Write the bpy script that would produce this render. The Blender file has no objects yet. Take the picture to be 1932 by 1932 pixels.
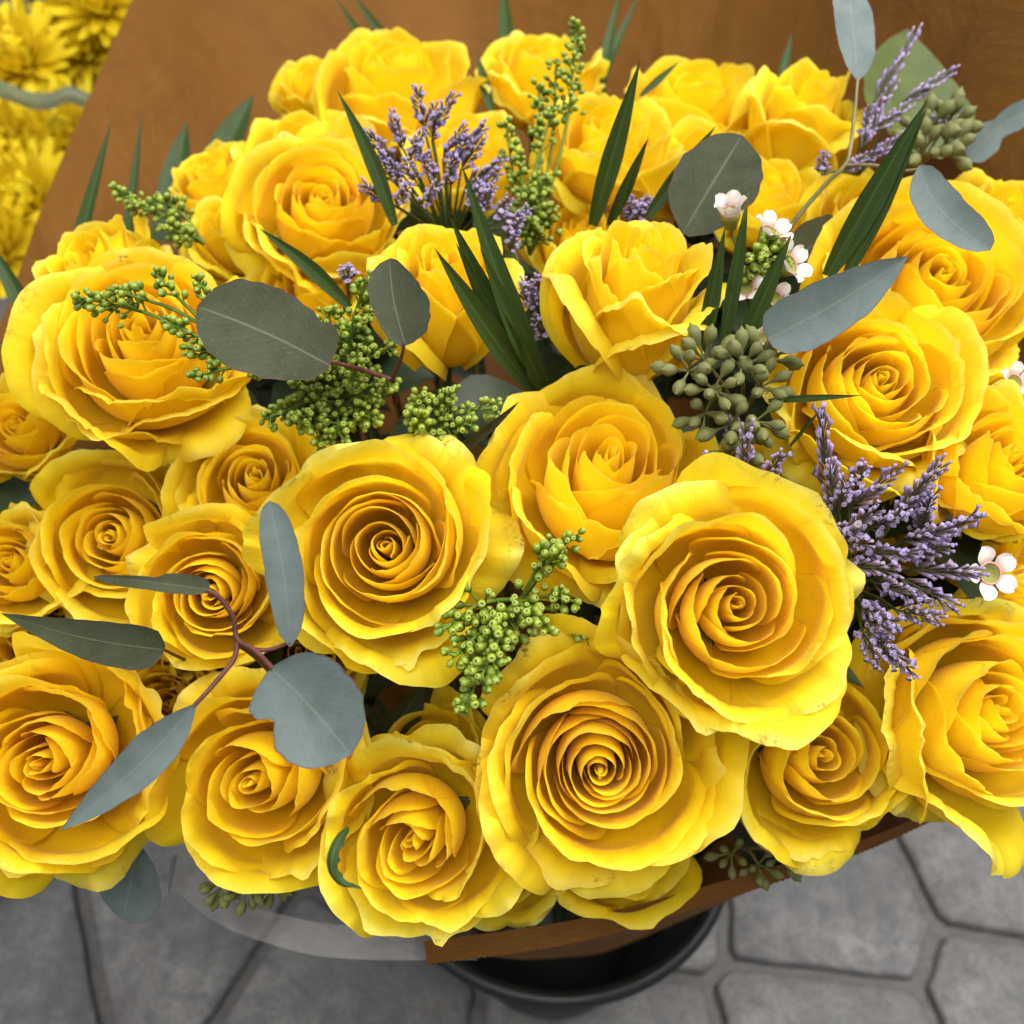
import bpy, math, random
import numpy as np
from mathutils import Vector, Matrix, Quaternion
PI = math.pi
sc = bpy.context.scene
COL = sc.collection

# ------------------------------------------------------------------ camera, light, exposure
FOV = math.radians(53.0)
T = math.tan(FOV / 2)
CAM = Vector((0.0, -0.42, 0.95))
PITCH = math.radians(42.0)
cd = bpy.data.cameras.new('camera'); cam = bpy.data.objects.new('camera', cd); COL.objects.link(cam)
cam.location = CAM; cam.rotation_euler = (PI / 2 - PITCH, 0, 0)
cd.sensor_width = 36; cd.lens = 18 / T; cd.clip_start = .01; cd.clip_end = 50
cd.dof.use_dof = True; cd.dof.focus_distance = .40; cd.dof.aperture_fstop = 9
sc.camera = cam
w = bpy.data.worlds.new('World'); sc.world = w; w.use_nodes = True
bg = w.node_tree.nodes['Background']; bg.inputs[0].default_value = (.95, .97, 1.0, 1); bg.inputs[1].default_value = .50

def area(name, loc, target, size, energy, color):
    l = bpy.data.lights.new(name, 'AREA'); l.shape = 'RECTANGLE'; l.size = size[0]; l.size_y = size[1]
    l.energy = energy; l.color = color
    o = bpy.data.objects.new(name, l); COL.objects.link(o); o.location = loc
    o.rotation_euler = (Vector(target) - Vector(loc)).to_track_quat('-Z', 'Y').to_euler()
area('ceiling_or_fill_lamp', (.95, .15, 2.3), (0, 0, .6), (1.5, 1.1), 66, (1, .97, .92))
area('ceiling_or_fill_lamp', (-.35, -.85, 2.4), (0, 0, .6), (1.7, 1.2), 45, (1, .97, .92))  # added front fill for the rose centres and paper, no real ceiling lamp
vs = sc.view_settings; vs.view_transform = 'Standard'; vs.look = 'None'; vs.exposure = 0.03; vs.gamma = 1
sc.cycles.max_bounces = 6; sc.cycles.diffuse_bounces = 5; sc.cycles.transmission_bounces = 4
sc.cycles.use_adaptive_sampling = True; sc.cycles.adaptive_threshold = .03; sc.cycles.use_denoising = True
sc.cycles.transparent_max_bounces = 6; sc.cycles.caustics_reflective = False; sc.cycles.caustics_refractive = False

RIGHT = Vector((1, 0, 0)); UP = Vector((0, math.sin(PITCH), math.cos(PITCH))); FWD = Vector((0, math.cos(PITCH), -math.sin(PITCH)))
def P(x, y, d):
    """point in the place that the lens sees at (x, y) of a 1932 px picture, d metres along the view axis"""
    return CAM + (RIGHT * ((x - 966) / 966 * T) + UP * ((966 - y) / 966 * T) + FWD) * d
def FLOOR(x, y):
    v = P(x, y, 1) - CAM
    return CAM + v * (-CAM.z / v.z)
def px(n, d): return n / 966 * T * d

# ------------------------------------------------------------------ helpers
def sstep(a, b, x):
    t = np.clip((x - a) / (b - a), 0, 1); return t * t * (3 - 2 * t)
def raw_mesh(name, V, F, col=None, smooth=True, mat=None):
    """F: list of index arrays (n,3) or (n,4)"""
    me = bpy.data.meshes.new(name); V = np.asarray(V, np.float32)
    me.vertices.add(len(V)); me.vertices.foreach_set('co', V.reshape(-1))
    F = [np.asarray(f, np.int32) for f in F if len(f)]
    me.loops.add(sum(f.size for f in F)); me.loops.foreach_set('vertex_index', np.concatenate([f.reshape(-1) for f in F]))
    n = sum(len(f) for f in F); sizes = np.concatenate([np.full(len(f), f.shape[1]) for f in F])
    me.polygons.add(n); me.polygons.foreach_set('loop_start', np.r_[0, np.cumsum(sizes)[:-1]].astype(np.int32))
    me.update(calc_edges=True)
    me.polygons.foreach_set('use_smooth', np.full(n, smooth))
    if col is not None:
        ca = me.color_attributes.new('tint', 'FLOAT_COLOR', 'POINT'); ca.data.foreach_set('color', np.asarray(col, np.float32).reshape(-1))
    if mat: me.materials.append(mat)
    return me
def gridF(nv, nu, wrap=False, off=0):
    i = np.arange(nv * nu).reshape(nv, nu) + off
    if wrap: i = np.hstack([i, i[:, :1]])
    return np.stack([i[:-1, :-1], i[:-1, 1:], i[1:, 1:], i[1:, :-1]], -1).reshape(-1, 4)
def grid_mesh(name, V, col=None, wrap=False, mat=None, smooth=True):
    nv, nu = V.shape[:2]
    return raw_mesh(name, V.reshape(-1, 3), [gridF(nv, nu, wrap)], None if col is None else col.reshape(-1, 4), smooth, mat)
def catmull(Pts, n):
    Pts = np.asarray(Pts, float); Q = np.vstack([2 * Pts[0] - Pts[1], Pts, 2 * Pts[-1] - Pts[-2]]); out = []
    for i in range(1, len(Q) - 2):
        t = np.linspace(0, 1, 16, endpoint=False)[:, None]
        a, b, c, d = Q[i - 1], Q[i], Q[i + 1], Q[i + 2]
        out.append(.5 * ((2 * b) + (-a + c) * t + (2 * a - 5 * b + 4 * c - d) * t ** 2 + (-a + 3 * b - 3 * c + d) * t ** 3))
    out = np.vstack(out + [Pts[-1:]])
    L = np.r_[0, np.cumsum(np.linalg.norm(np.diff(out, axis=0), axis=1))]
    s = np.linspace(0, L[-1], n)
    return np.stack([np.interp(s, L, out[:, j]) for j in range(out.shape[1])], 1), L[-1]
def tube_VF(pts, rad, seg=6, n=None):
    """swept tube through 3-D points; rad: numbers along it"""
    C, _ = catmull([tuple(p) for p in pts], n or max(4, 4 * len(pts)))
    R = np.interp(np.linspace(0, 1, len(C)), np.linspace(0, 1, len(rad)), rad)
    Tn = np.gradient(C, axis=0); Tn /= np.linalg.norm(Tn, axis=1)[:, None] + 1e-12
    ref = np.array([.31, .57, .76]); A = np.cross(Tn, ref); A /= np.linalg.norm(A, axis=1)[:, None] + 1e-12
    B = np.cross(Tn, A); a = np.linspace(0, 2 * PI, seg, endpoint=False)
    V = C[:, None] + R[:, None, None] * (np.cos(a)[None, :, None] * A[:, None] + np.sin(a)[None, :, None] * B[:, None])
    return V
def tube(name, pts, rad, mat, seg=6, n=None, off=(0, 0, 0)):
    return grid_mesh(name, tube_VF([Vector(p) - Vector(off) for p in pts], rad, seg, n), None, True, mat)
def tag(o, label, cat, group=None):
    o['label'] = label; o['category'] = cat
    if group: o['group'] = group
    return o
def thing(name, label, cat, loc=(0, 0, 0), group=None):
    o = bpy.data.objects.new(name, None); COL.objects.link(o); o.location = loc; o.empty_display_size = .02
    return tag(o, label, cat, group)
def part(name, me, parent, label=None):
    o = bpy.data.objects.new(name, me); COL.objects.link(o); o.parent = parent
    if label: o['label'] = label
    return o
def put(name, me, parent, loc, zdir, scale=1.0, spin=0.0):
    """a small shared mesh set on its parent (unrotated root), local +z along zdir"""
    o = part(name, me, parent)
    q = Vector(zdir).to_track_quat('Z', 'Y') @ Quaternion((0, 0, 1), spin)
    o.rotation_mode = 'QUATERNION'; o.rotation_quaternion = q
    o.location = loc; o.scale = (scale,) * 3
    return o

# ------------------------------------------------------------------ materials
def mat_base(name):
    m = bpy.data.materials.new(name); m.use_nodes = True; nt = m.node_tree; nt.nodes.clear()
    return m, nt.nodes, nt.links
class NB:
    def __init__(s, name): s.m, s.N, s.L = mat_base(name)
    def n(s, t, **kw):
        o = s.N.new(t)
        for k, v in kw.items(): setattr(o, k, v)
        return o
    def ramp(s, fac, stops, interp='LINEAR'):
        r = s.n('ShaderNodeValToRGB'); e = r.color_ramp.elements; r.color_ramp.interpolation = interp
        while len(e) < len(stops): e.new(.5)
        for q, (p, c) in zip(e, stops): q.position = p; q.color = tuple(c) + (1,) if len(c) == 3 else c
        s.L.new(fac, r.inputs[0]); return r.outputs[0]
    def noise(s, scale, detail=3, rough=.55, vec=None, dist=0):
        t = s.n('ShaderNodeTexNoise'); t.inputs['Scale'].default_value = scale; t.inputs['Detail'].default_value = detail
        t.inputs['Roughness'].default_value = rough; t.inputs['Distortion'].default_value = dist
        if vec is not None: s.L.new(vec, t.inputs['Vector'])
        return t.outputs[0]
    def coord(s, kind='Object', scale=None):
        c = s.n('ShaderNodeTexCoord').outputs[kind]
        if scale:
            mp = s.n('ShaderNodeMapping'); mp.inputs['Scale'].default_value = scale; s.L.new(c, mp.inputs[0]); c = mp.outputs[0]
        return c
    def mix(s, f, a, b, mode='MIX'):
        x = s.n('ShaderNodeMix', data_type='RGBA', blend_type=mode)
        for i, v in ((0, f), (6, a), (7, b)):
            if hasattr(v, 'is_output'): s.L.new(v, x.inputs[i])
            else: x.inputs[i].default_value = v if i == 0 else tuple(v) + (1,)
        return x.outputs[2]
    def math(s, op, a, b=None, c=None):
        x = s.n('ShaderNodeMath', operation=op)
        for i, v in enumerate((a, b, c)):
            if v is None: continue
            if hasattr(v, 'is_output'): s.L.new(v, x.inputs[i])
            else: x.inputs[i].default_value = v
        return x.outputs[0]
    def tint(s):
        a = s.n('ShaderNodeAttribute', attribute_name='tint'); q = s.n('ShaderNodeSeparateColor'); s.L.new(a.outputs['Color'], q.inputs[0])
        return q.outputs[0], q.outputs[1], q.outputs[2], a.outputs['Alpha']
    def bump(s, h, strength, dist):
        b = s.n('ShaderNodeBump'); b.inputs['Strength'].default_value = strength; b.inputs['Distance'].default_value = dist
        s.L.new(h, b.inputs['Height']); return b.outputs[0]
    def done(s, color, rough=.5, spec=.3, normal=None, trans=0.0, tcolor=None, **kw):
        p = s.n('ShaderNodeBsdfPrincipled'); out = s.n('ShaderNodeOutputMaterial')
        if hasattr(color, 'is_output'): s.L.new(color, p.inputs['Base Color'])
        else: p.inputs['Base Color'].default_value = tuple(color) + (1,)
        if hasattr(rough, 'is_output'): s.L.new(rough, p.inputs['Roughness'])
        else: p.inputs['Roughness'].default_value = rough
        p.inputs['Specular IOR Level'].default_value = spec
        for k, v in kw.items(): p.inputs[k].default_value = v
        if normal is not None: s.L.new(normal, p.inputs['Normal'])
        if trans:
            t = s.n('ShaderNodeBsdfTranslucent'); x = s.n('ShaderNodeMixShader'); x.inputs[0].default_value = trans
            c = tcolor if tcolor is not None else color
            if hasattr(c, 'is_output'): s.L.new(c, t.inputs[0])
            else: t.inputs[0].default_value = tuple(c) + (1,)
            if normal is not None: s.L.new(normal, t.inputs['Normal'])
            s.L.new(p.outputs[0], x.inputs[1]); s.L.new(t.outputs[0], x.inputs[2]); s.L.new(x.outputs[0], out.inputs[0])
        else: s.L.new(p.outputs[0], out.inputs[0])
        return s.m

def m_petal():
    b = NB('rose petal'); v, t, u, a = b.tint()
    inner = b.ramp(v, [(.20, (.97, .67, .004)), (.88, (.97, .76, .010)), (1.0, (.96, .85, .10))])
    outer = b.ramp(v, [(.30, (.96, .72, .008)), (.70, (.92, .74, .020)), (.90, (.86, .76, .07)), (1.0, (.84, .79, .22))])
    mr = b.n('ShaderNodeMapRange'); mr.inputs[1].default_value = .40; mr.inputs[2].default_value = 1.0; b.L.new(t, mr.inputs[0])
    c = b.mix(mr.outputs[0], inner, outer)
    # blush of green and straw on the backs of the guard petals, uneven
    n1 = b.noise(55, 3, .6, b.coord())
    g = b.math('MULTIPLY', b.ramp(n1, [(.46, (0, 0, 0)), (.72, (1, 1, 1))]), b.math('MULTIPLY', mr.outputs[0], .55))
    c = b.mix(g, c, (.70, .70, .10))
    # per-rose warmth
    c = b.mix(b.math('MULTIPLY', a, .40), c, (.97, .66, .004))
    rnd = b.n('ShaderNodeObjectInfo').outputs['Random']
    c = b.mix(b.math('MULTIPLY', rnd, .14), c, (.84, .68, .05))
    # veins fanning along the petal
    cv = b.n('ShaderNodeCombineXYZ'); b.L.new(b.math('MULTIPLY', u, 26), cv.inputs[0]); b.L.new(b.math('MULTIPLY', v, 1.6), cv.inputs[1]); b.L.new(b.math('MULTIPLY', a, 40), cv.inputs[2])
    vein = b.noise(1.6, 4, .6, cv.outputs[0], .3)
    c = b.mix(b.math('MULTIPLY', b.ramp(vein, [(.35, (1, 1, 1)), (.6, (0, 0, 0))]), .24), c, (.93, .60, .006))
    # bruises and dry nicks at the rim of the outer petals
    n2 = b.noise(420, 3, .7, b.coord())
    rim = b.ramp(v, [(.80, (0, 0, 0)), (1.0, (1, 1, 1))])
    nick = b.math('MULTIPLY', b.ramp(b.noise(70, 2, .5, b.coord()), [(.56, (0, 0, 0)), (.64, (1, 1, 1))]), b.ramp(n2, [(.50, (0, 0, 0)), (.60, (1, 1, 1))]))
    nick = b.math('MULTIPLY', b.math('MULTIPLY', nick, rim), b.math('MULTIPLY', mr.outputs[0], 1.0))
    c = b.mix(nick, c, (.24, .15, .03))
    nrm = b.bump(b.math('ADD', b.math('MULTIPLY', vein, .6), b.math('MULTIPLY', n2, .25)),   .50, .0010)
    return b.done(c, .60, .18, nrm, .48, c, **{'Sheen Weight': .08, 'Sheen Roughness': .4})
M = {}
M['petal'] = m_petal()
def m_euc(name, cool):
    b = NB(name); u, v, e, a = b.tint()
    n = b.noise(60, 4, .6, b.coord()); f = b.noise(700, 2, .5, b.coord())
    c = b.ramp(n, [(.3, (.027, .033, .017)), (.7, (.046, .053, .029))]) if not cool else b.ramp(n, [(.3, (.075, .102, .100)), (.7, (.115, .148, .146))])
    wv = b.n('ShaderNodeTexWave'); wv.inputs['Scale'].default_value = 1.0; wv.inputs['Distortion'].default_value = 1.2; wv.inputs['Detail'].default_value = 2
    cv = b.n('ShaderNodeCombineXYZ'); b.L.new(b.math('SUBTRACT', b.math('MULTIPLY', v, 4.2), b.math('MULTIPLY', b.math('ABSOLUTE', b.math('SUBTRACT', u, .5)), 4.0)), cv.inputs[0])
    b.L.new(cv.outputs[0], wv.inputs[0])
    c = b.mix(b.math('MULTIPLY', b.ramp(wv.outputs[1], [(.80, (0, 0, 0)), (1.0, (1, 1, 1))]), .05), c, (.15, .17, .14))
    mid = b.ramp(b.math('ABSOLUTE', b.math('SUBTRACT', u, .5)), [(.006, (1, 1, 1)), (.02, (0, 0, 0))])
    c = b.mix(b.math('MULTIPLY', mid, .35), c, (.22, .23, .17))
    c = b.mix(b.math('MULTIPLY', b.ramp(f, [(.62, (0, 0, 0)), (.70, (1, 1, 1))]), .35), c, (.10, .10, .07))
    bl = b.noise(28, 5, .7, b.coord(), 1.2)
    c = b.mix(b.math('MULTIPLY', b.ramp(bl, [(.40, (0, 0, 0)), (.66, (1, 1, 1))]), .30), c, (.18, .215, .21) if cool else (.075, .088, .062))
    c = b.mix(b.math('MULTIPLY', b.ramp(e, [(.0, (1, 1, 1)), (.16, (0, 0, 0))]), b.ramp(n, [(.35, (.2, .2, .2)), (.6, (.9, .9, .9))])), c, (.09, .038, .030))
    return b.done(c, .66, .16, b.bump(b.math('ADD', n, b.math('MULTIPLY', wv.outputs[1], .05)), .30, .0012), .08, (.12, .15, .05))
M['euc'] = m_euc('eucalyptus leaf, olive', False); M['euc_cool'] = m_euc('eucalyptus leaf, silver', True)
def m_blade():
    b = NB('palm leaflet'); u, v, e, a = b.tint()
    cv = b.n('ShaderNodeCombineXYZ'); b.L.new(b.math('MULTIPLY', u, 14), cv.inputs[0]); b.L.new(b.math('MULTIPLY', v, .8), cv.inputs[1])
    n = b.noise(2, 3, .6, cv.outputs[0])
    c = b.ramp(n, [(.35, (.014, .032, .007)), (.7, (.042, .075, .016))])
    mid = b.ramp(b.math('ABSOLUTE', b.math('SUBTRACT', u, .5)), [(.015, (1, 1, 1)), (.05, (0, 0, 0))])
    c = b.mix(b.math('MULTIPLY', mid, .30), c, (.12, .17, .05))
    tipm = b.math('MULTIPLY', b.ramp(v, [(.80, (0, 0, 0)), (1, (1, 1, 1))]), a)
    c = b.mix(tipm, c, (.20, .17, .03))
    return b.done(c, .48, .22, b.bump(n, .3, .0008), .08, (.10, .20, .02))
M['blade'] = m_blade()
def m_bud():
    b = NB('goldenrod bud'); v, t, _, a = b.tint(); n = b.noise(900, 2, .5, b.coord())
    r = b.n('ShaderNodeObjectInfo').outputs['Random']
    c = b.mix(r, (.060, .120, .006), (.200, .250, .018))
    c = b.mix(b.ramp(v, [(.55, (0, 0, 0)), (.92, (1, 1, 1))]), c, (.27, .35, .045))
    c = b.mix(b.ramp(v, [(.93, (0, 0, 0)), (.99, (1, 1, 1))]), c, (.16, .17, .02))
    return b.done(c, .38, .45, None, .10, (.3, .45, .03))
M['bud'] = m_bud()
def m_simple(name, c1, c2, scale, rough=.6, spec=.3, bump=.2, bd=.001, **kw):
    b = NB(name); n = b.noise(scale, 4, .6, b.coord())
    return b.done(b.ramp(n, [(.32, c1), (.68, c2)]), rough, spec, b.bump(n, bump, bd), **kw)
M['stem'] = m_simple('green stem', (.035, .060, .015), (.080, .110, .030), 160)
M['twig'] = m_simple('goldenrod twig', (.07, .12, .012), (.13, .20, .022), 200)
M['redstem'] = m_simple('reddish eucalyptus stem', (.055, .014, .012), (.115, .040, .030), 150)
M['tanstem'] = m_simple('tan eucalyptus stem', (.12, .11, .045), (.20, .18, .085), 150)
M['roseleaf'] = m_simple('rose leaf', (.010, .022, .008), (.028, .050, .016), 90, .45, .35)
M['oliveleaf'] = m_simple('broad olive leaf', (.040, .062, .011), (.070, .092, .018), 40, .5, .3)
M['pod'] = m_simple('eucalyptus seed pod', (.075, .088, .025), (.18, .185, .065), 120, .6, .25)
M['cup'] = m_simple('waxflower cup', (.14, .15, .025), (.28, .26, .06), 300)
M['pink'] = m_simple('waxflower ring', (.45, .20, .20), (.60, .34, .30), 300)
def m_wax():
    b = NB('waxflower petal'); n = b.noise(250, 3, .5, b.coord()); v, t, u, a = b.tint()
    c = b.ramp(v, [(.0, (.58, .36, .36)), (.35, (.74, .68, .64)), (1, (.80, .77, .73))])
    return b.done(c, .45, .35, b.bump(n, .2, .0006), .25, c)
M['wax'] = m_wax()
def m_statice():
    b = NB('statice floret'); v, t, _, a = b.tint()
    c = b.ramp(v, [(.0, (.060, .070, .030)), (.42, (.11, .09, .09)), (.68, (.19, .135, .26)), (1, (.30, .245, .46))])
    c2 = b.ramp(v, [(.0, (.07, .08, .03)), (.45, (.15, .11, .10)), (.8, (.33, .25, .33)), (1, (.42, .34, .43))])
    c = b.mix(t, c, c2)
    return b.done(c, .6, .2, None, .15, c)
M['statice'] = m_statice()
def m_kraft():
    b = NB('kraft paper')
    n = b.noise(7, 4, .6, b.coord()); f = b.noise(260, 3, .6, b.coord('Object', (1, 1, 4))); s = b.noise(1200, 2, .5, b.coord())
    c = b.ramp(n, [(.3, (.135, .052, .0050)), (.7, (.185, .078, .0095))])
    c = b.mix(b.math('MULTIPLY', f, .35), c, (.092, .037, .005))
    c = b.mix(b.math('MULTIPLY', b.ramp(s, [(.62, (0, 0, 0)), (.72, (1, 1, 1))]), .3), c, (.12, .045, .01))
    vo = b.n('ShaderNodeTexVoronoi', feature='DISTANCE_TO_EDGE'); vo.inputs['Scale'].default_value = 6; b.L.new(b.coord(), vo.inputs[0])
    cr = b.ramp(vo.outputs[0], [(0, (0, 0, 0)), (.10, (1, 1, 1))])
    c = b.mix(b.math('MULTIPLY', b.ramp(b.noise(3.5, 5, .65, b.coord(), .8), [(.42, (0, 0, 0)), (.66, (1, 1, 1))]), .60), c, (.085, .031, .004))
    h = b.math('ADD', b.math('MULTIPLY', b.noise(9, 4, .55, b.coord(), .8), 1.0), b.math('ADD', b.math('MULTIPLY', f, .08), b.math('MULTIPLY', cr, .10)))
    return b.done(c, .72, .2, b.bump(h, .8, .014), .03, (.45, .20, .05))
M['kraft'] = m_kraft()
def m_bucket():
    b = NB('black bucket plastic'); n = b.noise(30, 3, .6, b.coord()); f = b.noise(500, 2, .6, b.coord())
    return b.done((.010, .010, .010), b.ramp(n, [(.3, (.30,) * 3), (.7, (.46,) * 3)]), .4, b.bump(f, .15, .0006))
M['bucket'] = m_bucket()
def m_stone():
    b = NB('stamped concrete'); r = b.n('ShaderNodeObjectInfo').outputs['Random']
    co = b.coord(); n = b.noise(9, 5, .65, co, .5); m = b.noise(42, 5, .7, co, .3); f = b.noise(260, 4, .7, co)
    c = b.ramp(n, [(.30, (.105, .107, .113)), (.48, (.175, .174, .175)), (.70, (.28, .274, .266))])
    c = b.mix(b.ramp(m, [(.44, (0, 0, 0)), (.60, (.75, .75, .75))]), c, (.105, .107, .114))
    c = b.mix(b.math('MULTIPLY', b.ramp(b.noise(18, 3, .5, co, 1), [(.60, (0, 0, 0)), (.74, (1, 1, 1))]), .35), c, (.27, .26, .25))
    c = b.mix(b.math('MULTIPLY', b.ramp(b.noise(5, 4, .6, co, 1.5), [(.45, (0, 0, 0)), (.60, (1, 1, 1))]), .5), c, (.12, .112, .108))
    c = b.mix(b.math('MULTIPLY', r, .35), c, (.20, .195, .18))
    c = b.mix(b.math('MULTIPLY', b.ramp(f, [(.45, (0, 0, 0)), (.62, (1, 1, 1))]), .45), c, (.06, .06, .064))
    h = b.math('ADD', m, b.math('MULTIPLY', f, .35))
    return b.done(c, .62, .3, b.bump(h, .8, .006))
M['stone'] = m_stone()
M['grout'] = m_simple('joint mortar', (.090, .088, .087), (.135, .132, .130), 120, .8, .2, .6, .003)
def m_mum():
    b = NB('chrysanthemum petal'); v, t, _, a = b.tint()
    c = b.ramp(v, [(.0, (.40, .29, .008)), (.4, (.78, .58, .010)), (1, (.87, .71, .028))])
    return b.done(c, .55, .25, None, .25, c)
M['mum'] = m_mum()
def m_film(name, tint, amount):
    b = NB(name); g = b.n('ShaderNodeBsdfGlossy'); g.inputs['Roughness'].default_value = .35; g.inputs[0].default_value = (.8, .8, .8, 1)
    d = b.n('ShaderNodeBsdfDiffuse'); d.inputs[0].default_value = tuple(tint) + (1,)
    t = b.n('ShaderNodeBsdfTransparent'); t.inputs[0].default_value = (.93, .94, .93, 1)
    fr = b.n('ShaderNodeFresnel'); fr.inputs[0].default_value = 1.45
    n = b.noise(14, 3, .6, b.coord()); bp = b.bump(n, .6, .01); b.L.new(bp, g.inputs['Normal']); b.L.new(bp, fr.inputs[1])
    x1 = b.n('ShaderNodeMixShader'); x2 = b.n('ShaderNodeMixShader'); out = b.n('ShaderNodeOutputMaterial')
    x1.inputs[0].default_value = amount; b.L.new(t.outputs[0], x1.inputs[1]); b.L.new(d.outputs[0], x1.inputs[2])
    b.L.new(fr.outputs[0], x2.inputs[0]); b.L.new(x1.outputs[0], x2.inputs[1]); b.L.new(g.outputs[0], x2.inputs[2]); b.L.new(x2.outputs[0], out.inputs[0])
    return b.m
M['film'] = m_film('clear plastic film', (.13, .115, .12), .16)
M['film_green'] = m_film('grey-green plastic film', (.115, .135, .075), .93)

# ------------------------------------------------------------------ floor: irregular stamped stones with recessed joints
def build_floor():
    rng = random.Random(5)
    seeds = [FLOOR(*p).xy for p in ((1540, 1700), (1925, 1640), (1570, 1985), (1985, 1925), (1180, 2030), (1200, 1650), (20, 1890), (330, 1760), (610, 1900), (-80, 1560), (800, 1600))]
    for i in range(-9, 10):
        for j in range(-3, 11):
            p = Vector((i * .25 + rng.uniform(-.05, .05) + (.08 if j % 2 else 0), -.2 + j * .23 + rng.uniform(-.045, .045)))
            if all((p - q).length > .19 for q in seeds): seeds.append(p)
    fl = bpy.data.objects.new('floor', raw_mesh('floor', [(-40, -40, -.012), (40, -40, -.012), (40, 40, -.012), (-40, 40, -.012)], [[(0, 1, 2, 3)]], None, False, M['grout']))
    COL.objects.link(fl); fl['kind'] = 'structure'
    for i, c in enumerate(seeds):
        poly = [c + Vector(q) for q in ((-.4, -.4), (.4, -.4), (.4, .4), (-.4, .4))]
        for k, o in enumerate(seeds):
            if k == i or (o - c).length > .9: continue
            n = (o - c).normalized(); lim = (o - c).length / 2 - .0065; new = []
            for a, b in zip(poly, poly[1:] + poly[:1]):
                da, db = (a - c).dot(n) - lim, (b - c).dot(n) - lim
                if da <= 0: new.append(a)
                if da * db < 0: new.append(a + (b - a) * (da / (da - db)))
            poly = new
        if len(poly) < 3: continue
        # rounded outline: cut corners, wobble the edges a little
        pts = []
        for a, b in zip(poly, poly[1:] + poly[:1]):
            L = (b - a).length; m = max(2, int(L / .012))
            for q in range(m):
                f = .03 + .94 * q / (m - 1) if m > 1 else .5
                p = a + (b - a) * f; nn = Vector((-(b - a).y, (b - a).x)).normalized()
                pts.append(p + nn * .0007 * math.sin(p.x * 90 + p.y * 130 + i))
        n = len(pts); rings = []; h = rng.uniform(-.0015, .0015)
        for s, z in ((1.0, -.011), (.995, -.006), (.98, -.002), (.95, 0), (.6, .0015)):
            rings.append([((c + (p - c) * s).x - c.x, (c + (p - c) * s).y - c.y, z + h) for p in pts])
        V = sum(rings, []) + [(0, 0, .002 + h)]
        F4 = gridF(5, n, True); last = 4 * n
        F3 = [(last + q, last + (q + 1) % n, 5 * n) for q in range(n)]
        me = raw_mesh('stone', V, [F4, F3], None, True, M['stone'])
        o = part('stone', me, fl); o.location = (c.x, c.y, 0)
build_floor()

# ------------------------------------------------------------------ bucket
def lathe(prof, seg=72):
    a = np.linspace(0, 2 * PI, seg, endpoint=False); pr = np.asarray(prof)
    return np.stack([pr[:, None, 0] * np.cos(a), pr[:, None, 0] * np.sin(a), np.repeat(pr[:, 1:2], seg, 1)], -1)
BC = Vector((.036, .031, 0)); BR = .138; BZ = .20
bucket = thing('bucket', 'round black plastic bucket standing on the grey floor under the bouquet', 'bucket', BC)
part('wall', grid_mesh('wall', lathe([(0, .004), (.072, .004), (.077, .010), (BR - .002, BZ - .008), (BR - .0055, BZ - .008), (.074, .014), (0, .012)]), None, True, M['bucket']), bucket)
rim = [(BR + .0065 * math.cos(t) - .001, BZ - .004 + .0065 * math.sin(t)) for t in np.linspace(0, 2 * PI, 15)]
part('rim', grid_mesh('rim', lathe(rim, 96), None, True, M['bucket']), bucket)
# raised moulding mark on the rim
for k in range(3):
    a = -PI / 2 + (-.012 + k * .036)
    c = Vector((BR * math.cos(a), BR * math.sin(a), BZ + .0022)); tdir = Vector((-math.sin(a), math.cos(a), 0))
    part('moulding_mark', tube('moulding_mark', [c - tdir * .002 + Vector((0, 0, -.002)), c - tdir * .0015, c + tdir * .0015, c + tdir * .002 + Vector((0, 0, -.002))], [.0006] * 2, M['bucket'], 6), bucket)

# ------------------------------------------------------------------ paper wrap and clear sleeve
def loft(name, low, high, mat, nu=60, nv=16, belly=0.0, teeth=0.0, wav=0.0, seed=0, off=(0, 0, 0)):
    A, _ = catmull([tuple(p) for p in low], nu); B, _ = catmull([tuple(p) for p in high], nu)
    V = np.zeros((nv, nu, 3)); cen = np.array(BC)
    rng = np.random.RandomState(seed); ph = rng.uniform(0, 6.28, 6)
    for i, t in enumerate(np.linspace(0, 1, nv)):
        V[i] = A + (B - A) * t
        out = V[i] - cen; out[:, 2] = 0; out /= np.linalg.norm(out, axis=1)[:, None]
        uu = np.linspace(0, 1, nu)
        V[i] += out * (belly * math.sin(PI * t) + wav * t * (np.sin(11 * uu + ph[0] + 2 * t) + .5 * np.sin(23 * uu + ph[1])))[:, None]
    if teeth:
        d = B - A; d /= np.linalg.norm(d, axis=1)[:, None]
        V[-1] += d * (teeth * (np.arange(nu) % 2))[:, None]
    V = V - np.array(off)
    return grid_mesh(name, V, None, False, mat)
def ring(a, r, z): return Vector((BC.x + r * math.cos(math.radians(a)), BC.y + r * math.sin(math.radians(a)), z))
wrap = thing('paper_wrap', 'brown kraft paper wrapped around the back and front of the rose bouquet', 'paper', BC)
low = [ring(a, .112, .22) for a in (178, 170, 160, 148, 136, 122, 90, 50, 15, -12)]
high = [P(-300, 1000, .63), P(-45, 700, .66), P(105, 345, .76), P(258, -20, .88), P(350, -240, .96), P(560, -420, 1.0), P(900, -420, 1.02), P(1500, -330, .82), P(1980, -150, .60), P(2500, 480, .50)]  # right end leans forward out of view, shaped to shade the paper there
part('back_sheet', loft('back_sheet', low, high, M['kraft'], 120, 26, .012, 0, .0034, 3, BC), wrap)
low = [ring(a, .118, .22) for a in (-92, -75, -55, -35, -18, 0)]
fold = [P(800, 1776, .474), P(1090, 1734, .470), P(1400, 1652, .480), P(1690, 1560, .497), P(1930, 1428, .525), P(2150, 1175, .555)]
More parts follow.
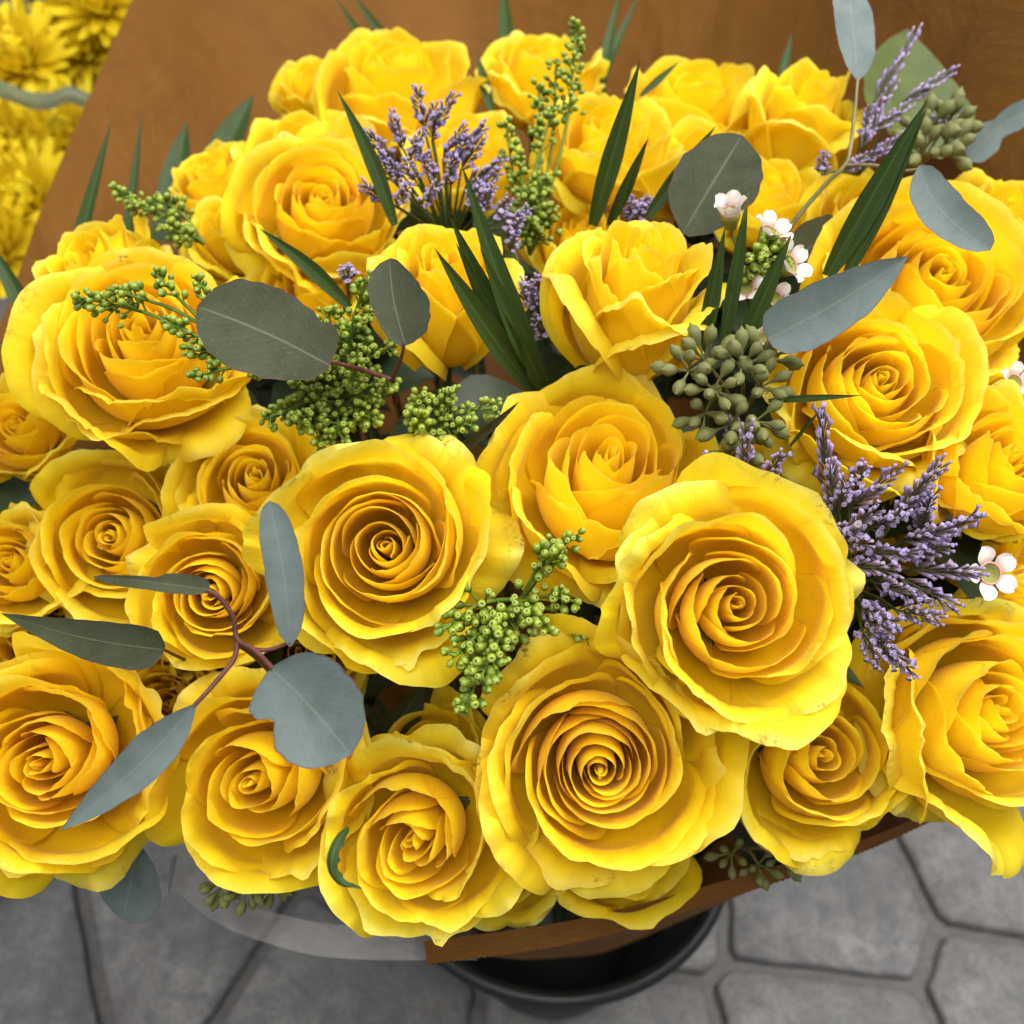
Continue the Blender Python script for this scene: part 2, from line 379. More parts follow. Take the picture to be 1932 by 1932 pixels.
high = [P(806, 1818, .480), P(1090, 1776, .476), P(1400, 1685, .486), P(1690, 1580, .502), P(1930, 1440, .53), P(2150, 1180, .56)]
part('front_sheet', loft('front_sheet', low, fold, M['kraft'], 80, 14, .004, 0, 0, 6, BC), wrap)
part('folded_edge', loft('folded_edge', fold, high, M['kraft'], 301, 5, 0, .0011, 0, 6, BC), wrap, 'strip of paper folded outward with a saw-cut edge')
sleeve = thing('plastic_sleeve', 'clear grey plastic sleeve edge below the roses at the lower left', 'plastic sleeve', BC)
high = [P(300, 1655, .50), P(400, 1735, .50), P(500, 1778, .50), P(640, 1808, .50), P(900, 1812, .50)]
low = [P(350, 1630, .506), P(440, 1695, .506), P(530, 1725, .506), P(650, 1745, .506), P(900, 1755, .506)]
part('film_sheet', loft('film_sheet', low, high, M['film'], 60, 12, 0, 0, 0, 8, BC), sleeve)

# ------------------------------------------------------------------ leaves
PROF = {
 'round': [(0, .02), (.04, .22), (.12, .55), (.25, .86), (.42, 1), (.6, .98), (.78, .80), (.9, .55), (.97, .28), (1, .02)],
 'lance': [(0, .03), (.06, .35), (.15, .72), (.3, 1), (.5, .92), (.7, .66), (.86, .36), (.96, .12), (1, .01)],
 'tongue': [(0, .06), (.1, .55), (.25, .85), (.5, 1), (.75, .95), (.9, .72), (.97, .42), (1, .03)],
 'blade': [(0, .45), (.1, .72), (.3, .98), (.45, 1), (.65, .76), (.82, .42), (.94, .14), (1, .01)],
 'blade_fat': [(0, .75), (.3, 1), (.6, .85), (.8, .55), (.93, .22), (1, .02)],
}
def leaf_mesh(name, base, tip, width, mat, prof='round', roll=0.0, bend=0.0, cup=0.0, side=0.0, twist=0.0, right=None, nu=11, nv=36, wavy=0.0, a=0.0, off=(0, 0, 0), facing=None, serr=0.0):
    """a leaf from base to tip; its face turned to `facing` (default: the viewer's side) and rolled about its axis"""
    base, tip = Vector(base), Vector(tip); ax = tip - base; L = ax.length; ax.normalize()
    f = Vector(facing) if facing is not None else -FWD
    n = (f - ax * f.dot(ax)).normalized(); n = Matrix.Rotation(roll, 3, ax) @ n
    lat = ax.cross(n)                       # +u side
    pl = np.array(PROF[prof] if isinstance(prof, str) else prof); pr = pl if right is None else np.array(PROF[right] if isinstance(right, str) else right)
    v = np.linspace(0, 1, nv); v = .5 - .5 * np.cos(PI * v) if nv < 30 else v; u = np.linspace(-1, 1, nu)
    wl = np.interp(v, pl[:, 0], pl[:, 1]); wr = np.interp(v, pr[:, 0], pr[:, 1])
    if prof not in ('blade', 'blade_fat'):
        sd = base.x * 91 + tip.z * 53
        wl = wl * (1 + .018 * np.sin(19 * v + sd) + .012 * np.sin(43 * v + 2 * sd)); wr = wr * (1 + .018 * np.sin(17 * v + 3 * sd) + .012 * np.sin(47 * v + sd))
    V = np.zeros((nv, nu, 3)); C = np.zeros((nv, nu, 4))
    for i in range(nv):
        tw = Matrix.Rotation(twist * v[i], 3, ax); nn = np.array(tw @ n); ll = np.array(tw @ lat)
        c = np.array(base + ax * (L * v[i])) + np.array(n) * (bend * L * math.sin(PI * v[i])) + np.array(lat) * (side * L * math.sin(PI * v[i]))
        se = 1 + serr * (i % 2)
        for j in range(nu):
            ww = (wl[i] if u[j] < 0 else wr[i]) * width / 2 * se
            V[i, j] = c + ll * (u[j] * ww) + nn * (cup * ww * abs(u[j]) ** 1.6 + wavy * width * math.sin(7 * v[i] + 2 * u[j]) * abs(u[j]))
            C[i, j] = (.5 + .5 * u[j], v[i], min((1 - abs(u[j])) * ww / (width / 2) * 3.2, min(v[i], 1 - v[i]) * 14), a)
    return grid_mesh(name, V - np.array(off), C, False, mat)

# ------------------------------------------------------------------ roses
def petal_mesh(rng, r, z, theta, half, roll, rho, tuck, bulge, tip, ruff, t, nu, nv, side, asym, crease, edge, warm, R, ofs):
    nb = 60
    body, LB = catmull([(0.03, 0.0), (r * .55 * bulge + .03, z * .10), (r * bulge, z * .45), (r * (1 + (bulge - 1) * (.80 if bulge > 1 else .5)), z * .80), (r, z)], nb)
    sb = np.linspace(0, LB, nb)
    u = np.linspace(-1, 1, nu); u = np.sign(u) * np.abs(u) ** .85; au = np.abs(u)
    ell = edge + (1 - edge) * (1 - au ** 2.3) ** .60
    ell = ell * (1 + asym * u)
    ph = [rng.uniform(0, 6.28) for _ in range(6)]
    ell = ell * (1 + ruff * (.35 * np.sin(3.1 * u + ph[0]) + .25 * np.sin(7 * u + ph[1]) + .14 * np.sin(17 * u + ph[5]) + .07 * np.sin(41 * u + ph[2])))
    ell = ell + tip * np.exp(-((u - asym) / .13) ** 2)
    if t > .45:
        for _ in range(rng.choice([0, 1, 2, 3])): ell = ell - rng.uniform(.012, .04) * np.exp(-((u - rng.uniform(-.8, .8)) / rng.uniform(.02, .05)) ** 2)
        ell = ell + .006 * np.array([rng.uniform(-1, 1) for _ in u])
    V = np.zeros((nv, nu, 3)); col = np.zeros((nv, nu, 4)); v = np.linspace(0, 1, nv); w_ = sstep(.25, 1, v)
    nroll = max(5, int(nv * min(.5, .24 + rho)))
    for j in range(nu):
        L = LB * min(ell[j], 1.12)
        rh = max(rho * LB * (.30 + .70 * (1 - au[j] ** 3)) * (1 + ruff * 2 * math.sin(4 * u[j] + ph[2])), .015)
        Lb = max(L - rh, LB * .15)
        s1 = np.linspace(0, Lb, nv - nroll)
        rr = np.interp(s1, sb, body[:, 0]); zz = np.interp(s1, sb, body[:, 1])
        e = min(Lb, LB * .985)
        d0 = np.interp(e + .012 * LB, sb, body[:, 0]) - np.interp(e - .012 * LB, sb, body[:, 0]); d1 = np.interp(e + .012 * LB, sb, body[:, 1]) - np.interp(e - .012 * LB, sb, body[:, 1])
        a0 = math.atan2(d0, d1)
        ro = roll * (1 + ruff * 2.5 * math.sin(2.6 * u[j] + ph[3])) + side * au[j] ** 2 * .15
        q = np.linspace(0, 1, nroll + 1)[1:]; ang = a0 + ro * q ** 1.25; ds = rh / nroll
        rr = np.r_[rr, rr[-1] + np.cumsum(np.sin(ang)) * ds]; zz = np.r_[zz, zz[-1] + np.cumsum(np.cos(ang)) * ds]
        rr = rr * (1 + tuck * u[j] * sstep(0, .4, v)) + side * .10 * r * float(sstep(.55, 1, au[j])) * w_
        rr = rr + r * ruff * (.55 * math.sin(3.3 * u[j] + ph[4]) * w_ + .30 * math.sin(8 * u[j] + ph[1]) * w_ ** 3 + .13 * math.sin(19 * u[j] + ph[2]) * w_ ** 5)
        zz = zz + (t > .5) * .012 * math.sin(29 * u[j] + ph[4]) * w_ ** 4 * z * .4 + ruff * (.30 * math.sin(6 * u[j] + ph[0]) + .13 * math.sin(15 * u[j] + ph[3])) * w_ ** 3 * z * .4
        rr = rr + crease * r * w_ * math.exp(-(u[j] / .25) ** 2) + r * .005 * math.sin(11 * u[j] + ph[0]) * w_ * (1 - .5 * v) + r * .005 * math.sin(23 * u[j] + ph[5]) * w_
        th = theta + half * u[j] * (1 - .10 * v)
        V[:, j, 0] = rr * np.cos(th) + ofs[0] * v; V[:, j, 1] = rr * np.sin(th) + ofs[1] * v; V[:, j, 2] = zz
        col[:, j, 0] = v * ell[j]; col[:, j, 1] = t; col[:, j, 2] = .5 + .5 * u[j]; col[:, j, 3] = warm
    return grid_mesh('petal', V * R, col, False, M['petal'])
KINDS = {
 'open': dict(N=34, H=1.10, rmax=.86, pw=1.15, guard=7, roll=1.0, zc=.90, open=1.0, wrap=115),
 'full': dict(N=30, H=1.20, rmax=.84, pw=1.12, guard=6, roll=.9, zc=.92, open=.9, wrap=110),
 'cup': dict(N=23, H=1.9, rmax=.68, pw=1.08, guard=4, roll=1.1, zc=.93, open=.5, wrap=105),
 'half': dict(N=24, H=1.30, rmax=.83, pw=1.12, guard=5, roll=1.0, zc=.88, open=.9, wrap=110),
}
def rose(spec):
    kind, x, y, D, d, ax, ay, seed, label = spec[:9]; kw = spec[9] if len(spec) > 9 else {}
    rng = random.Random(seed * 7 + 1); p = dict(rc=.03, spin=0); p.update(KINDS[kind])
    p['N'] += rng.choice([-3, -1, 0, 2, 3]); p['zc'] += rng.uniform(-.06, .05); p['wrap'] *= rng.uniform(.78, 1.3); p['pw'] *= rng.uniform(.9, 1.1); p.update(kw)
    R = px(D, d) / 2 / .97; N, H, G = p['N'], p['H'], p['guard']; Mn = N - G
    axis = (-FWD + RIGHT * ax + UP * ay).normalized()
    q = axis.to_track_quat('Z', 'Y') @ Quaternion((0, 0, 1), p['spin'])
    base = P(x, y, d) - axis * (H * .80 * R)
    root = thing('rose', label, 'rose', base, 'yellow roses of the bouquet'); root.rotation_mode = 'QUATERNION'; root.rotation_quaternion = q
    th = rng.uniform(0, 6.28); warm = rng.uniform(0, 1); big = D > 300; drift = (rng.uniform(-.07, .07), rng.uniform(-.07, .07))
    for k in range(N):
        if k < Mn:
            t = k / (Mn - 1.0)
            r = (p['rc'] + (p['rmax'] - p['rc']) * t ** p['pw']) * (1 + rng.uniform(-.05, .05)); ofs = (rng.gauss(0, .020) + drift[0] * (1 - t), rng.gauss(0, .020) + drift[1] * (1 - t))
            z = H * (p['zc'] + (.97 - p['zc']) * float(sstep(0, .55, t)) - .12 * t ** 2.5 + rng.uniform(-.022, .022))
            half = math.radians(p['wrap'] + (60 - p['wrap']) * t ** .8) * rng.uniform(.82, 1.15)
            roll = p['roll'] * math.radians(5 + 72 * t ** 2.0) * rng.uniform(.5, 1.4)
            rho = .03 + .19 * t ** 1.5; bulge = 1.20 - .12 * t; tuck = .15 + .06 * rng.random()
            ruff = .02 + .03 * t * rng.uniform(.6, 1.4); tip = rng.choice([0, .02, .05, .08]) * t; side = .5 * t
            asym = rng.uniform(-.12, .12); crease = rng.uniform(-.04, .15) * min(1, t * 2.5); edge = .82 - .42 * t ** .7
            th += math.radians(137.5 + rng.uniform(-14, 14)); tt = t * .75
        else:
            g = (k - Mn + 1.0) / G
            r = p['rmax'] * (1 + .10 * g); z = H * (.82 - .24 * g * p['open'] + rng.uniform(-.05, .05)); ofs = (rng.gauss(0, .02), rng.gauss(0, .02))
            half = math.radians(62) * rng.uniform(.85, 1.1); roll = p['roll'] * math.radians(rng.uniform(25, 100))
            rho = rng.uniform(.17, .30); bulge = .90 - .06 * g; tuck = rng.uniform(.02, .10); ruff = rng.uniform(.03, .065)
            tip = rng.choice([0, .04, .08, .12]); side = rng.uniform(.1, 1.6); asym = rng.uniform(-.16, .16); crease = rng.uniform(-.03, .11); edge = .36
            if rng.random() < .3 and kind != 'cup': z *= .84; roll = math.radians(rng.uniform(85, 120)); rho = rng.uniform(.28, .38)
            if kind == 'cup': r = p['rmax'] * (1 + .05 * g); z = H * (.92 - .12 * g + rng.uniform(-.03, .03)); bulge = 1.04; roll = math.radians(rng.uniform(95, 150)); rho = rng.uniform(.20, .30); ruff = rng.uniform(.015, .035); half *= 1.15; edge = .30; tip = rng.choice([0, .02, .04]); crease = rng.uniform(0, .03); side = .4; asym *= .6
            th += math.radians(140 + rng.uniform(-16, 16)); tt = .75 + .25 * g
        inner = t < .3 if k < Mn else False
        me = petal_mesh(rng, r, z, th, half, roll, rho, tuck, bulge, tip, ruff, tt, (41 if big else 25), (22 if big else 17), side, asym, crease, edge, warm, R, ofs)
        part('petal', me, root)
    # calyx, stem running down into the bucket, leaves
    inv = (Matrix.Translation(base) @ q.to_matrix().to_4x4()).inverted()
    prof = [(0.004, -.20), (.10, -.19), (.15, -.10), (.13, -.01), (.22, .03), (.40, .06), (.50, .15), (.40, .12), (.10, .03)]
    V = lathe([(a * R, b * R) for a, b in prof], 10)
    V[5:8, ::2, :2] *= .55
    part('calyx', grid_mesh('calyx', V, None, True, M['stem']), root)
    foot = Vector((BC.x + (base.x - BC.x) * .28, BC.y + (base.y - BC.y) * .28, .10))
    s0 = base - axis * (.18 * R); s1 = s0 - axis * .03 + Vector((0, 0, -.02)); s2 = (s1 + foot) / 2 + Vector((0, 0, .02))
    part('stem', tube('stem', [inv @ v for v in (s0, s1, s2, foot)], [.0028, .0026, .003], M['stem'], 6, 14), root)
    for k in range(6 if y < 1250 and D < 420 else 2):
        b0 = s0.lerp(s1, rng.uniform(.2, 1)) if k < 4 and y < 1250 else s1.lerp(s2, rng.uniform(0, .5)); an = k * 2.4 + rng.uniform(-.5, .5)
        dr = (Vector((math.cos(an), math.sin(an), rng.uniform(-.5, .15)))).normalized()
        part('leaf', leaf_mesh('leaf', inv @ b0, inv @ (b0 + dr * rng.uniform(.05, .07)), .042, M['roseleaf'], 'lance', rng.uniform(-.6, .6), .06, .25, nu=5, nv=12, serr=.06, facing=q.inverted() @ Vector((0, -.3, 1))), root)
    return root
ROSES = [
 # kind, x, y, diameter px, depth, lean right, lean up, seed, label
 ('open', 1398, 1148, 455, .370, .04, .10, 1, 'largest wide-open yellow rose, just left of the purple statice at right', dict(spin=2.2)),
 ('open', 715, 1032, 420, .400, -.06, .12, 2, 'open yellow rose at the middle, right of the upright grey eucalyptus leaf'),
 ('full', 1145, 870, 430, .430, .02, .62, 3, 'yellow rose tilted upward between the goblet rose and the largest rose'),
 ('open', 1135, 1440, 460, .385, -.02, .06, 4, 'open yellow rose with a spiral centre below the middle goldenrod sprig', dict(wrap=165, N=36, pw=1.15)),
 ('full', 785, 1595, 375, .400, -.12, -.02, 5, 'lowest yellow rose, with a dark curled sepal on its left side'),
 ('full', 485, 1478, 405, .415, -.10, .05, 6, 'yellow rose partly under the round blue-grey eucalyptus leaf at lower left'),
 ('full', 85, 1440, 430, .410, .10, .12, 7, 'yellow rose cut by the left edge, touched by the long grey eucalyptus leaf'),
 ('full', 1545, 1425, 365, .425, .02, .22, 8, 'yellow rose under the lower right side of the largest rose'),
 ('full', 1890, 1345, 430, .420, .30, .18, 9, 'lower right yellow rose cut by the right edge above the floor'),
 ('full', 400, 1115, 300, .430, .12, .05, 10, 'yellow rose directly behind the red eucalyptus stem fork at left'),
 ('open', 215, 1005, 330, .470, .10, .18, 11, 'yellow rose at left above the dark curled eucalyptus leaf'),
 ('full', 478, 905, 285, .465, .14, .30, 12, 'small yellow rose tucked behind the middle rose, below the big goldenrod mass'),
 ('open', 255, 628, 402, .450, .05, .42, 13, 'big open yellow rose at the upper left, under the goldenrod sprig'),
 ('half', 165, 485, 240, .520, -.45, .75, 14, 'side-turned yellow rose highest on the left beside the brown paper'),
 ('open', 605, 370, 325, .550, .16, .42, 15, 'open yellow rose at upper left with a pale cupped back petal'),
 ('half', 570, 262, 220, .620, .0, .85, 16, 'yellow rose peeking up right behind the pale cupped open rose'),
 ('half', 400, 320, 185, .610, -.25, .9, 17, 'blurred upper yellow rose left of the pale cupped open rose'),
 ('half', 430, 425, 190, .570, -.15, .8, 18, 'blurred lower yellow rose left of the pale cupped open rose'),
 ('cup', 840, 505, 290, .470, .05, .75, 19, 'yellow rose bud in side view between the small eucalyptus leaf and palm fan'),
 ('cup', 1203, 500, 325, .445, .05, .95, 20, 'upright goblet-shaped yellow rose at the centre, right of the palm fan'),
 ('open', 1665, 715, 385, .430, .06, .26, 21, 'open yellow rose at right, under the broad lance-shaped eucalyptus leaf'),
 ('open', 1775, 520, 420, .475, .10, .36, 22, 'large yellow rose at upper right, shaded by a hanging eucalyptus leaf'),
 ('half', 1905, 395, 210, .540, .20, .7, 23, 'yellow rose at the right edge behind the hanging eucalyptus leaf'),
 ('full', 1905, 860, 300, .430, .22, .48, 24, 'yellow rose cut by the right edge above the white waxflower'),
 ('full', 1150, 245, 275, .560, .05, .80, 25, 'yellow rose right of the tall goldenrod spray with a rolled front petal'),
 ('half', 1310, 165, 255, .660, .0, 1.0, 26, 'blurred yellow rose at the back between the tall blade and the upright back cup'),
 ('cup', 1520, 180, 245, .620, .08, 1.05, 27, 'upright cup-shaped yellow rose at the back, left of the hanging leaf stem'),
 ('half', 1020, 110, 240, .690, .10, 1.05, 28, 'topmost yellow rose at the back, behind the tip of the goldenrod spray'),
 ('half', 745, 130, 305, .660, .0, .95, 29, 'wide blurred yellow rose at the back above the purple statice'),
 ('half', 590, 145, 170, .700, -.2, 1.0, 30, 'leftmost yellow rose of the back row, against the brown paper'),
 ('full', 25, 800, 200, .500, -.05, .35, 31, 'yellow rose at the left edge below the big upper left rose'),
 ('full', 10, 1065, 230, .470, -.05, .25, 32, 'yellow rose at the left edge above the lance-shaped eucalyptus leaf'),
 ('half', 205, 1250, 240, .480, .0, .45, 33, 'shaded yellow rose peeking out under the lance-shaped leaf at left'),
 ('half', 350, 850, 230, .510, .05, .5, 34, 'shaded yellow rose deep between the big upper left rose and the small tucked rose'),
 ('half', 825, 1420, 210, .455, -.1, .35, 35, 'deeply shaded yellow rose behind the lowest rose'),
 ('half', 1150, 1590, 300, .470, .0, .12, 36, 'low yellow rose half hidden under the spiral-centred rose, above the paper edge'),
 ('half', 1445, 350, 210, .590, .0, .8, 37, 'yellow rose behind the dark round eucalyptus leaf at upper right'),
 ('half', 580, 530, 210, .550, .0, .7, 38, 'yellow rose mostly hidden between the goldenrod mass and the pale cupped rose'),
 ('half', 880, 270, 230, .610, .0, .8, 39, 'yellow rose behind the upper purple statice'),
 ('half', 1450, 905, 230, .480, .0, .5, 40, 'yellow rose with petals showing behind the top of the largest rose'),
 ('half', 1925, 1165, 190, .470, .1, .4, 41, 'yellow rose at the right edge just below the white waxflower'),
 ('half', 1090, 430, 190, .560, .0, .7, 42, 'shaded yellow rose behind the goblet rose, under the tall goldenrod spray'),
 ('half', 130, 925, 200, .520, .0, .5, 44, 'shaded yellow rose deep between the two left edge roses'),
 ('half', 560, 1225, 240, .480, .1, .3, 45, 'shaded orange-looking rose under the middle rose, behind the stem fork'),
 ('half', 1720, 960, 220, .500, .1, .4, 46, 'shaded yellow rose behind the purple statice at right'),
 ('half', 310, 1330, 230, .475, .0, .3, 47, 'shaded yellow rose between the left edge rose and the round grey leaf'),
 ('half', 1340, 290, 230, .620, .0, .8, 48, 'yellow rose between the back row and the dark round leaf'),
 ('half', 30, 1200, 240, .500, .0, .4, 49, 'shaded yellow rose at the left edge under the lance-shaped leaf'),
 ('half', 120, 1120, 220, .510, .0, .4, 50, 'shaded yellow rose deep under the dark curled leaf at left'),
 ('half', 950, 1640, 210, .465, .0, .2, 51, 'shaded yellow rose between the lowest rose and the spiral-centred rose'),
 ('half', 1870, 1020, 230, .500, .1, .4, 52, 'shaded yellow rose deep between the purple statice and the right edge'),
 ('half', 1640, 390, 220, .560, -.05, .7, 43, 'yellow rose behind the tall double palm blade at upper right'),
]
for s in ROSES: rose(s)

# ------------------------------------------------------------------ goldenrod (green buds)
def bud_mesh():
    prof = [(0.0, 0), (.22, .06), (.42, .28), (.50, .52), (.46, .76), (.34, .93), (.24, .99), (.16, .95), (.05, .90)]
    V = lathe(prof, 8); C = np.zeros(V.shape[:2] + (4,)); C[:, :, 0] = np.array([0, .06, .28, .52, .76, .90, .93, .97, 1.0])[:, None]
    V[..., :2] *= .82
    return grid_mesh('bud', V, C, True, M['bud'])
BUD = bud_mesh()
def goldenrod(label, base, branches, seed, size=.0040):
    rng = random.Random(seed); t = thing('goldenrod', label, 'goldenrod', base, 'goldenrod sprigs')
    for tip, n, spread, start, bow in branches:
        tip = Vector(tip); L = tip - base
        mid = base.lerp(tip, .5) + UP * bow * L.length + Vector((rng.uniform(-1, 1), rng.uniform(-1, 1), rng.uniform(-1, 1))) * .05 * L.length
        C, ln = catmull([tuple(base), tuple(mid), tuple(tip)], 40)
        part('twig', tube('twig', [Vector(c) for c in C[::8]] + [tip], [.0011, .0006], M['twig'], 5, 16, base), t)
        dirs = np.gradient(C, axis=0)
        n = int(n * 1.55)
        for k in range(n):
            f = start + (1 - start) * ((k + .5) / n) ** .9; i = min(39, int(f * 39)); dv = Vector(dirs[i]).normalized()
            side = dv.cross(Vector((rng.gauss(0, 1), rng.gauss(0, 1), rng.gauss(0, 1)))).normalized()
            rad = spread * (1 - .65 * (f - start) / (1 - start + 1e-6)) * rng.uniform(.35, 1)
            a = Vector(C[i]); pnt = a + side * rad + dv * rad * .7
            zd = (side * .8 + dv * rng.uniform(.5, 1.1)).normalized()
            s = size * rng.uniform(.65, 1.2) * (1 - .15 * f)
            o = put('bud', BUD, t, pnt - base - zd * s * .3, zd, s)
            if k % 2 == 0:
                part('stalk', tube('stalk', [a, a.lerp(pnt, .5) + dv * rad * .1, pnt], [.0005, .0004], M['twig'], 4, 4, base), t)
    return t
def B(x, y, d, n, spread, start=.35, bow=.05): return (P(x, y, d), n, spread, start, bow)
goldenrod('large dense goldenrod mass between the big eucalyptus leaf and the middle rose', P(640, 760, .46), [
 B(690, 530, .425, 34, .012, .3), B(725, 520, .42, 10, .005, .5), B(620, 580, .43, 24, .012), B(665, 610, .425, 26, .012, .3), B(560, 730, .43, 24, .011, .3), B(500, 790, .43, 22, .009, .3),
 B(560, 800, .425, 24, .010, .3), B(640, 820, .425, 24, .010, .3), B(700, 790, .425, 22, .010, .3), B(735, 720, .425, 24, .010, .3), B(600, 690, .42, 24, .011, .3), B(670, 700, .42, 24, .010, .3), B(600, 850, .43, 12, .007, .4), B(745, 650, .43, 14, .009, .4)], 11)
goldenrod('goldenrod spray pointing right below the side-view rose bud', P(770, 830, .445), [
 B(942, 768, .42, 20, .008, .35), B(860, 735, .42, 16, .006, .45), B(800, 740, .425, 12, .007, .4), B(885, 800, .42, 14, .007, .4), B(830, 840, .425, 14, .008, .3), B(800, 790, .42, 16, .008, .3)], 12)
goldenrod('goldenrod sprig reaching left over the big upper left rose', P(470, 690, .425), [
 B(145, 560, .42, 30, .009, .62), B(205, 545, .415, 12, .007, .75), B(292, 515, .415, 12, .006, .7), B(370, 520, .41, 12, .005, .5), B(310, 605, .41, 12, .006, .5), B(355, 655, .41, 14, .006, .4), B(365, 715, .415, 10, .005, .4), B(480, 705, .42, 6, .005, .4)], 13)
goldenrod('goldenrod sprig at the picture centre between the middle rose and the largest rose', P(985, 1130, .425), [
 B(1090, 1010, .39, 16, .007, .35), B(1055, 1040, .385, 14, .006, .4), B(1108, 1205, .40, 14, .006, .45), B(1085, 1135, .395, 12, .006, .4), B(880, 1345, .366, 30, .010, .4, -.02), B(905, 1285, .366, 32, .011, .35), B(835, 1190, .38, 18, .008, .45), B(855, 1240, .378, 22, .009, .4), B(930, 1230, .374, 24, .009, .3), B(1000, 1180, .378, 18, .008, .3), B(1035, 1195, .38, 12, .006, .4)], 14, .0046)
goldenrod('tall goldenrod spray rising toward the top beside the upper statice', P(1000, 480, .54), [
 B(1088, 42, .545, 40, .009, .55, .02), B(1050, 110, .54, 18, .008, .65), B(1015, 160, .54, 18, .009, .6), B(1045, 200, .54, 14, .008, .6), B(955, 230, .53, 16, .007, .5), B(975, 285, .525, 24, .010, .3), B(1030, 330, .52, 28, .013, .2), B(990, 360, .52, 28, .013, .2), B(1045, 390, .52, 16, .010, .2), B(1000, 420, .515, 14, .008, .2)], 15, .0042)
goldenrod('blurred goldenrod sprig at the far left behind the big upper left rose', P(385, 460, .52), [
 B(215, 360, .52, 18, .007, .5), B(245, 385, .515, 14, .007, .5), B(300, 375, .515, 14, .007, .4), B(310, 425, .51, 14, .007, .3), B(350, 440, .51, 10, .006, .3)], 16, .0043)

# ------------------------------------------------------------------ eucalyptus branches
def branch(label, base, group='eucalyptus branches'): return thing('eucalyptus_branch', label, 'eucalyptus', base, group)
def euc(t, b, tip, wpx, prof='round', mat='euc', name='leaf', label=None, **kw):
    B_, T_ = P(*b), P(*tip); dm = (b[2] + tip[2]) / 2; off = t.location
    return part(name, leaf_mesh('leaf', B_, T_, px(wpx, dm), M[mat], prof, off=off, **kw), t, label)
def stem(t, pts, r0, r1, mat='redstem', n=None, name='stem'):
    part(name, tube('stem', [P(*p) for p in pts], [r0, r1], M[mat], 7, n or 6 * len(pts), t.location), t)
b1 = branch('red-stemmed eucalyptus branch forking in front of the lower left roses', P(560, 1330, .43))
stem(b1, [(560, 1330, .43), (500, 1255, .385), (448, 1212, .362)], .0013, .0012)
stem(b1, [(515, 1262, .352), (480, 1226, .358), (448, 1206, .362), (440, 1165, .362), (415, 1128, .36), (390, 1113, .358)], .0009, .0010, 'redstem')
stem(b1, [(448, 1212, .362), (440, 1245, .358), (400, 1295, .352), (366, 1332, .348)], .0010, .0008)
stem(b1, [(470, 1225, .360), (508, 1226, .361), (547, 1212, .362)], .0009, .0007)
BITE = [(0, .10), (.06, .55), (.14, .82), (.24, .86), (.30, .70), (.36, .66), (.43, .82), (.55, .98), (.7, .96), (.85, .72), (.95, .38), (1, .02)]
RND = [(0, .10), (.05, .55), (.14, .84), (.3, 1.0), (.5, 1.04), (.7, .95), (.85, .72), (.95, .40), (1, .02)]
euc(b1, (512, 1260, .352), (662, 1425, .352), 205, RND, 'euc_cool', right=BITE, roll=.10, cup=.20, bend=-.06, label='round blue-grey leaf with a bite in its edge')
euc(b1, (548, 1220, .362), (508, 945, .352), 72, 'tongue', 'euc_cool', roll=.35, cup=.35, bend=.03, side=.02)
euc(b1, (395, 1113, .358), (175, 1088, .368), 44, [(0, .2), (.1, .7), (.3, .8), (.5, .75), (.7, .7), (.9, .4), (1, .02)], 'euc', roll=.3, cup=.3, bend=.05, right=[(0, .55), (.04, .95), (.2, 1.0), (.34, .9), (.42, .45), (.6, .4), (.85, .25), (1, .02)])
euc(b1, (370, 1328, .348), (115, 1567, .352), 84, 'lance', 'euc_cool', roll=-.3, cup=.25, bend=.04, side=-.02, twist=.4)
b2 = branch('lance-shaped olive eucalyptus leaf lying across the roses at the left edge', P(312, 1228, .40))
euc(b2, (310, 1226, .405), (2, 1157, .395), 92, [(0, .25), (.05, .85), (.15, 1), (.4, .95), (.7, .55), (.9, .2), (1, .01)], 'euc', roll=-.2, cup=.15, bend=.02, side=-.03)
stem(b2, [(360, 1250, .44), (330, 1236, .42), (308, 1225, .405)], .0008, .0006)
b3 = branch('eucalyptus branch with a big round olive leaf and a small leaf over the goldenrod', P(745, 760, .45))
stem(b3, [(745, 760, .45), (742, 715, .425), (758, 672, .405), (762, 648, .40)], .0012, .0007)
stem(b3, [(742, 718, .428), (690, 700, .42), (640, 686, .405), (612, 682, .40)], .0011, .0008)
euc(b3, (622, 690, .395), (372, 578, .385), 170, [(0, .1), (.08, .5), (.2, .72), (.4, .98), (.6, 1.06), (.8, .90), (.93, .55), (1, .03)], 'euc', roll=.12, cup=.12, bend=.04, wavy=.012, side=.02, right=[(0, .35), (.03, .75), (.1, .84), (.18, .76), (.26, .92), (.45, 1), (.65, 1), (.82, .86), (.94, .52), (1, .03)], label='big round olive leaf')
euc(b3, (765, 652, .40), (735, 488, .405), 118, [(0, .15), (.1, .45), (.3, .62), (.5, .72), (.7, .80), (.88, .62), (.97, .35), (1, .05)], 'euc', roll=-.25, cup=.2, bend=.03, side=-.03, right=[(0, .3), (.06, .85), (.2, 1.15), (.4, 1.22), (.6, 1.0), (.8, .62), (.95, .3), (1, .05)])
b4 = branch('pale eucalyptus branch at the upper right with leaves hanging and standing', P(1440, 460, .50))
stem(b4, [(1440, 520, .50), (1490, 430, .485), (1560, 345, .475), (1598, 305, .47), (1612, 215, .475), (1618, 150, .48)], .0014, .0007, 'tanstem')
stem(b4, [(1598, 312, .47), (1650, 312, .46), (1700, 322, .452), (1742, 318, .445)], .0009, .0006, 'tanstem')
euc(b4, (1618, 152, .48), (1598, -30, .50), 84, 'tongue', 'euc_cool', roll=.2, cup=.15, bend=.02, label='pale leaf standing up at the top edge')
